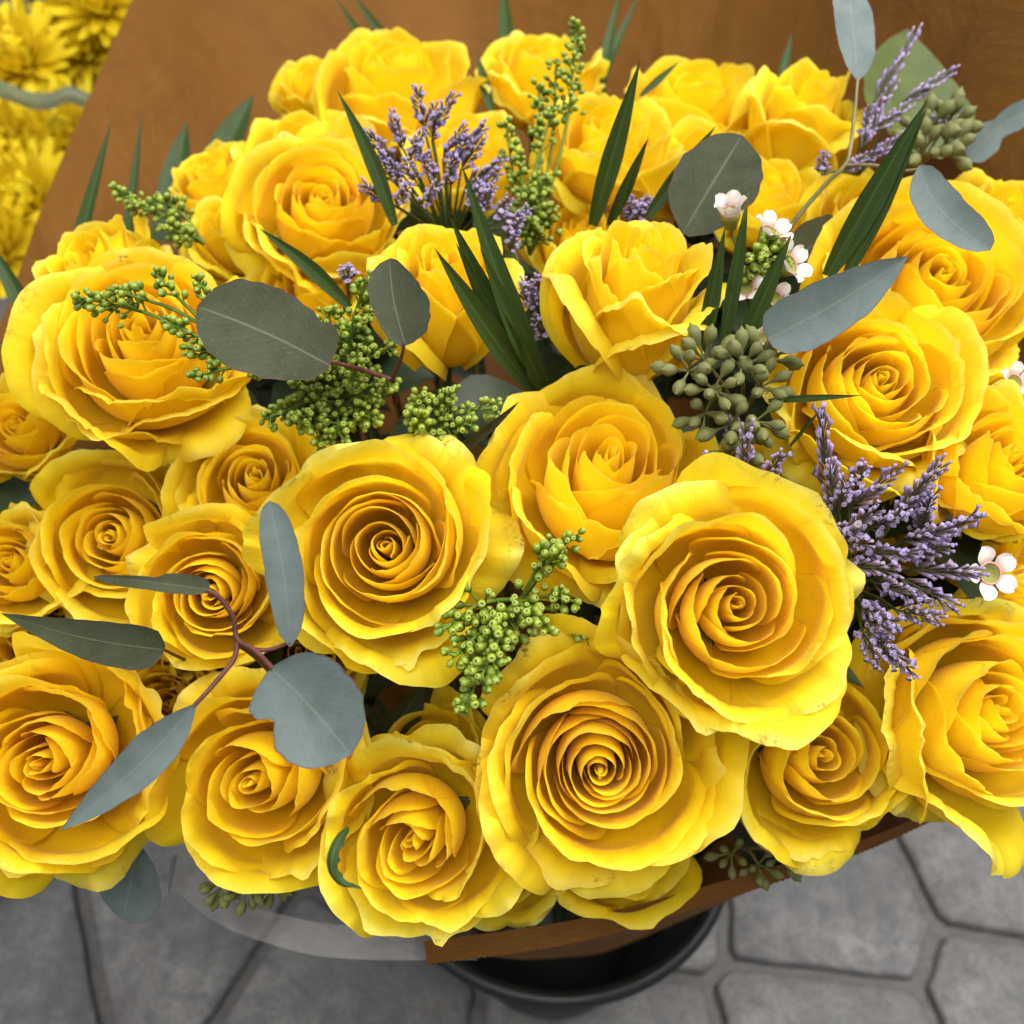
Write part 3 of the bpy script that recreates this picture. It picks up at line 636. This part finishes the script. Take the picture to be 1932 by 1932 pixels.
euc(b4, (1735, 312, .446), (1868, 472, .418), 80, 'tongue', 'euc_cool', roll=.35, cup=.2, bend=.08, side=.10, label='narrow bent leaf hanging over the rose')
b5 = branch('broad lance-shaped eucalyptus leaf right of the goblet rose', P(1460, 640, .41))
euc(b5, (1448, 640, .408), (1713, 484, .398), 112, [(0, .35), (.05, .8), (.18, 1.0), (.4, .98), (.65, .80), (.85, .45), (1, .02)], 'euc_cool', roll=-.1, cup=.22, bend=.05, side=.03, twist=.5)
stem(b5, [(1500, 720, .46), (1465, 665, .43), (1450, 640, .41)], .0009, .0006, 'tanstem')
b6 = branch('dark round eucalyptus leaf standing behind the goblet rose', P(1290, 470, .47))
euc(b6, (1288, 440, .475), (1400, 255, .47), 150, 'round', 'euc', roll=-.15, cup=.10, bend=.02, right=[(0, .2), (.1, .6), (.3, .95), (.55, 1.15), (.75, 1.05), (.9, .7), (1, .03)])
stem(b6, [(1300, 520, .50), (1286, 470, .48), (1288, 440, .475)], .0009, .0006, 'tanstem')
b7 = branch('dark olive eucalyptus leaf behind the white waxflowers', P(1480, 520, .49))
euc(b7, (1470, 500, .49), (1600, 425, .50), 95, 'round', 'euc', roll=.3, cup=.15)
b8 = branch('grey eucalyptus leaf against the paper at the right edge', P(1830, 300, .56))
euc(b8, (1825, 298, .56), (1975, 190, .56), 62, [(0, .3), (.1, .9), (.3, 1), (.42, .6), (.6, .8), (.8, .7), (1, .1)], 'euc_cool', roll=.2, cup=.15, side=-.06)
b9 = branch('thin reddish eucalyptus leaf edge below the goldenrod spray', P(835, 862, .43))
euc(b9, (830, 864, .435), (980, 757, .415), 34, 'lance', 'euc', roll=1.0, cup=.5, bend=.02)
b10 = branch('grey-green eucalyptus leaf hanging below the lower left roses', P(270, 1600, .46))
euc(b10, (262, 1590, .455), (232, 1735, .47), 150, 'round', 'euc_cool', roll=.25, cup=.12)
euc(b10, (335, 1610, .45), (318, 1690, .455), 26, 'lance', 'euc_cool', roll=.9, cup=.3)
# dark leaves deep in the gaps
for i, (x, y, x2, y2, d, wpx) in enumerate(((720, 1410, 800, 1290, .47, 80), (1090, 1170, 1140, 1060, .48, 90), (900, 930, 960, 830, .50, 80), (1690, 1240, 1640, 1130, .47, 90))):
    bb = branch(('dark leaf in the gap left of the spiral-centred rose', 'dark leaf in the gap under the upward-tilted rose', 'dark leaf in the gap right of the middle rose', 'dark leaf under the purple statice at right')[i], P(x, y, d), 'dark leaves in the gaps')
    euc(bb, (x, y, d), (x2, y2, d - .01), wpx, 'lance', 'euc', roll=.5, cup=.2)

# ------------------------------------------------------------------ palm blades
def blade(t, b, tip, wpx, prof='blade', a=0.0, name='leaflet', **kw):
    dm = (b[2] + tip[2]) / 2
    kw = dict(dict(cup=.35, nu=9, nv=18), **kw)
    return part(name, leaf_mesh('leaflet', P(*b), P(*tip), px(wpx, dm), M['blade'], prof, off=t.location, a=a, **kw), t)
f1 = thing('palm_leaf', 'dark green palm fan left of the goblet rose', 'palm leaf', P(1035, 745, .475), 'palm greenery')
for b, tip, wd, r in (((1030, 745, .470), (870, 308, .415), 46, .2), ((1018, 740, .468), (848, 405, .408), 46, -.2), ((1005, 735, .466), (820, 468, .402), 50, .25), ((1025, 742, .469), (860, 458, .41), 44, -.35), ((1030, 744, .470), (905, 465, .412), 40, .3), ((1035, 746, .472), (985, 640, .44), 36, -.2)):
    blade(f1, b, tip, wd, roll=r, side=-.015)
f2 = thing('palm_leaf', 'dark green palm fan rising behind the left of the goblet rose', 'palm leaf', P(1130, 430, .50), 'palm greenery')
for b, tip, wd, r in (((1118, 425, .50), (1208, 112, .455), 40, .1), ((1148, 425, .50), (1224, 258, .465), 26, .4), ((1155, 425, .498), (1200, 300, .47), 16, -.4)): blade(f2, b, tip, wd, roll=r)
f3 = thing('palm_leaf', 'dark green palm fan right of the goblet rose before the waxflowers', 'palm leaf', P(1350, 670, .45), 'palm greenery')
for b, tip, wd, r, a in (((1322, 665, .447), (1368, 428, .418), 34, .2, 0), ((1362, 660, .445), (1412, 362, .41), 32, .3, 1), ((1395, 665, .445), (1494, 440, .415), 36, -.2, .3)): blade(f3, b, tip, wd, a=a, roll=r)
def lone(label, b, tip, wpx, prof='blade', **kw):
    t = thing('palm_leaflet', label, 'palm leaf', P(*b), 'palm greenery'); blade(t, b, tip, wpx, prof, **kw); return t
lone('dark palm blade crossing the left side of the upper statice', (745, 425, .50), (636, 170, .475), 30, side=.03)
lone('dark palm blade slanting left above the big eucalyptus leaf', (660, 580, .46), (488, 430, .435), 30, side=.03)
lone('dark palm blade slanting right above the goblet rose', (1222, 410, .49), (1350, 238, .47), 30)
t = lone('tall double palm blade standing before the upper right rose', (1560, 520, .445), (1750, 188, .405), 52, roll=.15)
blade(t, (1600, 515, .443), (1748, 205, .408), 40, roll=-.4)
lone('thin green blade lying level across the right rose', (1450, 756, .425), (1628, 746, .395), 14)
lone('tiny thin blade among the seed pods', (1490, 842, .42), (1552, 768, .40), 8)
lone('small green spike at the right rim of the goblet rose', (1377, 555, .42), (1381, 520, .415), 9)
lone('dark blade standing against the paper at far left', (113, 598, 0.6), (212, 222, 0.59), 29)
lone('second dark blade against the paper at far left', (234, 512, 0.64), (268, 212, 0.64), 20)
lone('broad dark blade tip above the blurred left roses', (310, 456, 0.66), (352, 232, 0.68), 60, 'blade_fat')
lone('broad dark blade tip left of the back row of roses', (368, 391, 0.7), (478, 178, 0.72), 65, 'blade_fat')
lone('dark blade at the left edge over the paper edge', (78, 640, .53), (-20, 455, .53), 36)
lone('thin dark blade end at the left edge by the big rose', (70, 690, .52), (-10, 640, .52), 16)
lone('grey-green blade at the top, left one of a pair', (763, 199, 0.74), (630, -10, 0.76), 20)
lone('grey-green blade at the top, right one of a pair', (831, 227, 0.74), (660, -20, 0.76), 29)
lone('dark blade rising at the top behind the topmost rose', (961, 150, 0.76), (948, -40, 0.8), 29)
lone('left dark blade rising right of the topmost rose', (1092, 331, 0.7), (1172, -30, 0.74), 29)
lone('right dark blade rising right of the topmost rose', (1043, 341, 0.7), (1210, -20, 0.74), 26)
lone('tiny dark blade tip behind the upright back cup', (1467, 182, 0.7), (1494, 62, 0.72), 19)
lone('thin green blade over the blurred back rose', (1208, 182, .60), (1282, 116, .60), 14)
lone('dark green leaf spike under the lower right rose', (1800, 1470, .47), (1912, 1556, .455), 30)
lone('dark leaf tip behind the goldenrod spray at the top', (928, 214, 0.66), (900, 100, 0.68), 22)
ol = thing('broad_leaf', 'broad pointed olive green leaf against the paper at upper right', 'leaf', P(1720, 260, .66))
part('blade', leaf_mesh('blade', P(1730, 290, .60), P(1712, 55, .655), px(235, .63), M['oliveleaf'], [(0, .4), (.2, .95), (.4, 1), (.6, .8), (.8, .45), (1, .02)], roll=.2, cup=.15, off=P(1720, 260, .66)), ol)
ol = thing('curled_sepal', 'dark green curled sepal hooked over the lowest rose', 'sepal', P(655, 1560, .37))
C_ = [(656, 1562, .352), (632, 1600, .344), (626, 1640, .342), (645, 1668, .342), (682, 1678, .341)]
cc, _ = catmull([tuple(P(*q)) for q in C_], 20)
Vv = np.zeros((20, 5, 3)); Cc = np.zeros((20, 5, 4))
wds = np.interp(np.linspace(0, 1, 20), [0, .15, .45, .75, 1], [.2, .8, 1, .7, .02]) * px(11, .35)
tg = np.gradient(cc, axis=0); tg /= np.linalg.norm(tg, axis=1)[:, None]; lt = np.cross(tg, np.array(-FWD)); lt /= np.linalg.norm(lt, axis=1)[:, None]
for j, uu in enumerate((-1, -.5, 0, .5, 1)):
    jag = (1 + .5 * (np.arange(20) % 4 == 1)) if uu == -1 else 1.0
    Vv[:, j] = cc + lt * (wds * uu * jag)[:, None] + np.array(-FWD)[None] * (-.0015 * abs(uu)) ; Cc[:, j] = (.5 + .5 * uu, .5, 1, 0)
part('blade', grid_mesh('blade', Vv - np.array(P(655, 1560, .37)), Cc, False, M['blade']), ol)

# ------------------------------------------------------------------ statice (purple)
def spike_mesh(seed):
    """spike of tubular florets along +z, length 1"""
    rng = random.Random(seed); VV, FF, CC = [], [], []; off = 0
    n = 26
    for k in range(n):
        f = k / (n - 1); s = .23 * (1 - .35 * f) * rng.uniform(.85, 1.15)
        a = (k % 3) * 2.1 + rng.uniform(-.5, .5) + f * 2; tilt = rng.uniform(.35, .75)
        ctr = Vector((math.cos(a) * .035, math.sin(a) * .035, .02 + .86 * f))
        dr = Vector((math.cos(a) * math.sin(tilt), math.sin(a) * math.sin(tilt), math.cos(tilt)))
        A = dr.orthogonal().normalized(); Bv = dr.cross(A); open_ = rng.random() < .3
        prof = [(.07, 0), (.14, .4), (.17, .75), (.34 if open_ else .17, 1.0), (.06, .90)]; seg = 6; c2 = rng.random() ** 2
        for q, (r, h) in enumerate(prof):
            for m in range(seg):
                an = 2 * PI * m / seg; rr = r * (1 + (.25 if q == 3 and m % 2 else 0))
                VV.append(ctr + dr * (h * s * 1.25) + (A * math.cos(an) + Bv * math.sin(an)) * rr * s); CC.append((min(1, h + (.08 if q == 4 else 0)), c2, 0, 1))
        FF.append(gridF(len(prof), seg, True, off)); off += seg * len(prof)
    V = tube_VF([Vector((0, 0, 0)), Vector((.01, 0, .5)), Vector((0, 0, .92))], [.022, .012], 5, 6)
    VV += [Vector(v) for v in V.reshape(-1, 3)]; CC += [(.1, .3, 0, 1)] * (V.shape[0] * 5); FF.append(gridF(V.shape[0], 5, True, off))
    return raw_mesh('flower_spike', [tuple(v) for v in VV], FF, CC, True, M['statice'])
SPIKES = [spike_mesh(i) for i in range(5)]
def statice(label, base, spikes, seed, thick=1.0):
    """spikes: (base px x, y, depth, tip x, y, depth)"""
    rng = random.Random(seed); t = thing('statice', label, 'statice', base, 'purple statice sprigs')
    for s in spikes:
        b, tip = P(*s[:3]), P(*s[3:]); L = (tip - b).length
        o = put('flower_spike', rng.choice(SPIKES), t, b - base, tip - b, L, rng.uniform(0, 6.28))
        k = .0205 / L * thick; o.scale = (L * k, L * k, L)
        part('stalk', tube('stalk', [base, base.lerp(b, .6) + Vector((0, 0, .002)), b], [.0009, .0006], M['stem'], 5, 6, base), t)
    return t
def more(sp, n, seed, jx, jd):
    rng = random.Random(seed); out = list(sp)
    for k in range(n):
        s = rng.choice(sp); dx, dy, dd = rng.uniform(-jx, jx), rng.uniform(-jx, jx), rng.uniform(0, jd)
        out.append((s[0] + dx, s[1] + dy, s[2] + dd, s[3] + dx * 1.2, s[4] + dy * 1.2, s[5] + dd))
    return out
R1 = [(1562, 930, .42, 1548, 762, .395), (1575, 985, .42, 1566, 870, .40), (1395, 915, .42, 1412, 800, .40), (1352, 915, .42, 1332, 862, .405), (1440, 915, .42, 1476, 855, .40),
 (1600, 960, .41, 1702, 882, .39), (1680, 985, .41, 1756, 898, .39), (1735, 1000, .41, 1762, 928, .39), (1740, 1030, .41, 1856, 965, .39), (1640, 1000, .405, 1712, 962, .385), (1590, 1010, .405, 1660, 955, .385),
 (1560, 1010, .41, 1640, 1030, .39), (1700, 1020, .41, 1800, 1000, .39), (1620, 1040, .41, 1740, 1045, .39), (1700, 1050, .41, 1800, 1030, .395), (1580, 1065, .41, 1700, 1078, .39), (1720, 1075, .41, 1860, 1082, .395),
 (1700, 1090, .41, 1812, 1150, .395), (1650, 1100, .41, 1740, 1130, .39), (1690, 1150, .41, 1778, 1170, .395), (1620, 1130, .41, 1690, 1195, .39), (1630, 1160, .41, 1700, 1180, .39),
 (1625, 1185, .405, 1660, 1255, .385), (1650, 1195, .405, 1728, 1276, .385), (1640, 1200, .41, 1690, 1250, .39), (1580, 960, .41, 1600, 900, .395)]
statice('purple statice sprig right of the largest rose', P(1600, 1110, .455), more(R1, 5, 4, 26, .02), 21)
R2 = [(800, 240, .52, 785, 160, .505), (815, 250, .52, 858, 175, .505), (815, 265, .52, 822, 195, .505), (760, 280, .515, 738, 208, .50), (745, 310, .515, 690, 245, .50), (775, 300, .51, 800, 245, .50), (800, 310, .51, 780, 260, .50), (835, 300, .515, 880, 235, .50), (850, 310, .515, 918, 232, .505), (870, 320, .515, 915, 255, .505),
 (740, 340, .51, 712, 285, .49), (760, 350, .50, 730, 300, .49), (790, 350, .50, 760, 300, .49), (820, 340, .50, 800, 290, .49), (850, 350, .505, 855, 290, .49), (730, 380, .505, 680, 345, .49), (750, 390, .50, 770, 345, .49), (790, 390, .50, 830, 345, .49), (880, 350, .51, 950, 300, .50), (900, 370, .51, 945, 320, .50), (910, 400, .505, 930, 350, .495), (950, 430, .505, 998, 392, .495), (935, 420, .505, 960, 370, .495), (880, 390, .505, 905, 345, .49)]
statice('purple statice sprig at the upper middle between palm blades', P(850, 470, .55), more(R2, 3, 5, 22, .02), 22, .95)
statice('small purple statice bits right of the palm fan at the centre', P(1030, 650, .50), [(1010, 590, .48, 985, 525, .47), (1030, 610, .48, 1005, 550, .465), (1035, 620, .475, 1060, 575, .465), (1030, 640, .475, 1010, 600, .465), (1010, 560, .48, 1020, 520, .47), (960, 450, .50, 985, 400, .49), (965, 480, .50, 970, 430, .49)], 23)
statice('small purple statice tip between palm blades above the goblet rose', P(1205, 430, .52), [(1195, 415, .50, 1185, 372, .495), (1210, 415, .50, 1225, 370, .495), (1205, 420, .50, 1205, 380, .49)], 24)
statice('dark purple statice at the upper right before the olive leaf', P(1620, 330, .56), [(1650, 190, .55, 1732, 55, .55), (1640, 240, .545, 1690, 150, .545), (1700, 195, .55, 1805, 130, .55), (1640, 250, .54, 1720, 195, .545), (1625, 280, .53, 1660, 205, .53), (1640, 300, .53, 1720, 245, .53), (1630, 270, .53, 1640, 200, .53), (1590, 320, .53, 1660, 285, .525), (1550, 330, .53, 1555, 285, .525), (1720, 240, .55, 1810, 215, .555)], 25, .9)
statice('single purple statice tip at the left of the goldenrod mass', P(655, 545, .47), [(660, 530, .46, 650, 500, .455)], 26)

# ------------------------------------------------------------------ waxflowers
def wax_petal():
    nv, nu = 7, 7; V = np.zeros((nv, nu, 3)); C = np.zeros((nv, nu, 4))
    for i in range(nv):
        for j in range(nu):
            v = i / (nv - 1); u = -1 + 2 * j / (nu - 1); wd = .5 * math.sin(PI * min(.97, .12 + .83 * v)) ** .6
            V[i, j] = (v * .98 + .02, u * wd, .22 * math.sin(v * PI * .6) + .18 * u * u * v - .12 * v * v); C[i, j] = (v, 0, .5 + u / 2, 1)
    return grid_mesh('petal', V, C, False, M['wax'])
WP = wax_petal()
WC = grid_mesh('cup', lathe([(.05, -.9), (.22, -.7), (.40, -.2), (.46, .05), (.40, .10), (.30, -.06), (.02, -.10)], 12), None, True, M['cup'])
WR = grid_mesh('ring', lathe([(.40 + .03 * math.cos(a), .09 + .03 * math.sin(a)) for a in np.linspace(0, 2 * PI, 7)], 14), None, True, M['pink'])
def waxflower(label, sprig_base, flowers):
    t = thing('waxflower', label, 'waxflower', sprig_base, 'white waxflowers')
    for x, y, d, r, ax, ay, cl in flowers:
        axis = (-FWD + RIGHT * ax + UP * ay).normalized(); c = P(x, y, d); R_ = px(r, d)
        f = put('flower', WC, t, c - sprig_base, axis, R_, x * .37)
        part('ring', WR, f)
        for k in range(5):
            o = part('petal', WP, f); o.rotation_mode = 'XYZ'; o.location = (math.cos(k * 1.2566) * .36, math.sin(k * 1.2566) * .36, .05)
            o.rotation_euler = (0, -cl, k * 1.2566); o.scale = (.66, .72, .8)
        part('stalk', tube('stalk', [sprig_base, sprig_base.lerp(c, .6), c - axis * R_ * .8], [.0009, .0006], M['stem'], 5, 6, sprig_base), t)
waxflower('open white five-petalled waxflower beside the purple statice at the right edge', P(1850, 1150, .46), [(1866, 1082, .405, 52, .1, .1, .1)])
waxflower('white waxflower sprig between the palm fan and the lance-shaped leaf', P(1430, 660, .48), [(1378, 402, .45, 46, -.3, .9, .9), (1452, 440, .445, 46, .5, .8, .5), (1488, 500, .44, 48, .8, .3, .4), (1408, 545, .445, 36, -.3, .2, .4), (1462, 565, .44, 38, .5, .1, .5), (1440, 640, .44, 32, .3, .3, .8)])
waxflower('white waxflower peeping out at the right edge under the upper right rose', P(1920, 745, .48), [(1912, 722, .455, 40, .2, .3, .4)])
# green bud cluster among the waxflowers
goldenrod('small yellow-green bud cluster among the white waxflowers', P(1445, 560, .465), [B(1450, 450, .44, 14, .006, .5), B(1425, 480, .435, 16, .007, .5), B(1475, 470, .44, 14, .006, .5), B(1415, 510, .44, 12, .006, .5)], 31, .0045)

# ------------------------------------------------------------------ seeded eucalyptus
POD = grid_mesh('seed_pod', lathe([(.03, 0), (.035, .30), (.055, .45), (.15, .62), (.185, .78), (.15, .92), (.07, .98), (.0, 1.08)], 9), None, True, M['pod'])
def pods(label, base, umbels, seed, size=.0145):
    rng = random.Random(seed); t = thing('seeded_eucalyptus', label, 'seed pods', base, 'seeded eucalyptus clusters')
    for x, y, d, n, ax, ay in umbels:
        c = P(x, y, d); axis = (-FWD + RIGHT * ax + UP * ay).normalized(); A = axis.orthogonal().normalized(); Bv = axis.cross(A)
        part('stalk', tube('stalk', [base, base.lerp(c, .5) + Vector((0, 0, .003)), c], [.0010, .0007], M['tanstem'], 5, 6, base), t)
        for k in range(n):
            an = k * 2.399 + rng.uniform(-.3, .3); ti = (.35 + 1.05 * (k + .5) / n) * rng.uniform(.85, 1.15)
            dv = axis * math.cos(ti) + (A * math.cos(an) + Bv * math.sin(an)) * math.sin(ti)
            put('seed_pod', POD, t, c - base, dv, size * rng.uniform(.85, 1.15), rng.uniform(0, 6))
    return t
pods('olive seeded eucalyptus cluster right of the goblet rose', P(1400, 800, .48), [(1300, 700, .42, 7, -.4, .2), (1345, 735, .415, 7, 0, 0), (1400, 690, .415, 7, .2, .4), (1435, 730, .42, 7, .5, .2), (1380, 800, .42, 7, 0, -.3), (1425, 795, .42, 7, .4, -.3), (1450, 680, .43, 7, .5, .5), (1330, 680, .43, 7, -.2, .7), (1390, 845, .425, 7, 0, -.6), (1330, 780, .425, 7, -.2, -.3)], 41)
pods('seeded eucalyptus pods hanging below the lower left rose', P(470, 1640, .48), [(420, 1665, .455, 7, -.4, -.8), (470, 1670, .455, 6, 0, -.9), (520, 1660, .46, 6, .3, -.8)], 42, .012)
pods('seeded eucalyptus pods in the shade above the front paper edge', P(1400, 1600, .49), [(1380, 1610, .475, 6, -.3, -.2), (1430, 1630, .475, 6, .2, -.3), (1475, 1615, .475, 6, .5, -.2)], 43, .0115)
pods('pale green seed pods at upper right under the olive leaf', P(1740, 310, .56), [(1745, 250, .545, 7, .2, .4), (1785, 240, .55, 7, .6, .4), (1780, 285, .54, 7, .5, 0), (1740, 290, .54, 7, 0, .2)], 44, .018)

# ------------------------------------------------------------------ chrysanthemums behind, top left
def mum_petal(curl):
    nv, nu = 7, 3; V = np.zeros((nv, nu, 3)); C = np.zeros((nv, nu, 4))
    for i in range(nv):
        v = i / (nv - 1); ang = curl * v; wd = .10 * math.sin(PI * min(.93, .15 + .8 * v)) ** .7 + .01
        x = math.sin(ang) / max(curl, .01) if curl > .01 else v; z = (1 - math.cos(ang)) / max(curl, .01)
        for j in range(nu):
            u = j - 1; V[i, j] = (x, u * wd, z + .05 * abs(u)); C[i, j] = (v, 0, .5, 1)
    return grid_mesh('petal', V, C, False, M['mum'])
MUM = [mum_petal(c) for c in (.5, 1.0, 1.5)]
def mum(label, c, R_, axis, seed):
    rng = random.Random(seed); t = thing('chrysanthemum', label, 'chrysanthemum', c, 'chrysanthemums behind the paper')
    t.rotation_mode = 'QUATERNION'; t.rotation_quaternion = Vector(axis).to_track_quat('Z', 'Y')
    n = 96
    for k in range(n):
        f = (k + .5) / n; an = k * 2.39996; el = PI / 2 * (1 - f ** .6) * 1.02 - .05
        o = part('petal', MUM[0 if f > .7 else (1 if f > .35 else 2)], t)
        o.rotation_euler = (rng.uniform(-.2, .2), -el, an); o.scale = (R_ * (.55 + .45 * f) * rng.uniform(.9, 1.1),) * 3
        o.location = (math.cos(an) * R_ * .05, math.sin(an) * R_ * .05, R_ * .12 * (1 - f))
    part('stem', tube('stem', [(0, 0, 0), (0, 0, -.10), (0, .01, -.25)], [.004, .003], M['stem'], 6, 6), t)
MUMS = [(30, -60, 1.16, 'upper left chrysanthemum in the top row behind the paper'), (190, 10, 1.15, 'chrysanthemum touching the paper edge at the very top'), (40, 120, 1.12, 'chrysanthemum at the left edge just above the plastic band'), (150, 95, 1.17, 'chrysanthemum above the plastic band near the paper edge'),
 (10, 290, 1.08, 'chrysanthemum at the left edge just below the plastic band'), (130, 270, 1.10, 'chrysanthemum below the plastic band near the paper edge'), (60, 390, 1.05, 'chrysanthemum in the middle of the lower bunch beside the paper'), (-10, 480, 1.02, 'lowest chrysanthemum at the left edge'), (110, 180, 1.20, 'chrysanthemum half behind the plastic band'), (-70, 180, 1.12, 'chrysanthemum cut off by the left edge at the plastic band'), (-60, 380, 1.05, 'chrysanthemum cut off by the left edge in the lower bunch')]
for i, (x, y, d, lab) in enumerate(MUMS):
    c = P(x, y, d); mum('yellow ' + lab, c, .068, (.1, -.55, .75), 60 + i)
def film_band(label, pts, hgt):
    t = thing('flower_sleeve', label, 'plastic sleeve', P(*pts[0])); off = np.array(P(*pts[0]))
    C, _ = catmull([tuple(P(*p)) for p in pts], 30); V = np.stack([C + np.array(UP) * hgt * (q - .5) + np.array(-FWD) * .004 * math.sin(q * 3) for q in np.linspace(0, 1, 6)])
    part('band', grid_mesh('band', V - off, None, False, M['film_green']), t)
film_band('grey-green plastic sleeve band between the two chrysanthemum bunches', [(-60, 150, 1.02), (10, 172, 1.02), (60, 190, 1.02), (100, 190, 1.02), (130, 178, 1.02), (175, 195, 1.03), (230, 215, 1.04)], .017)
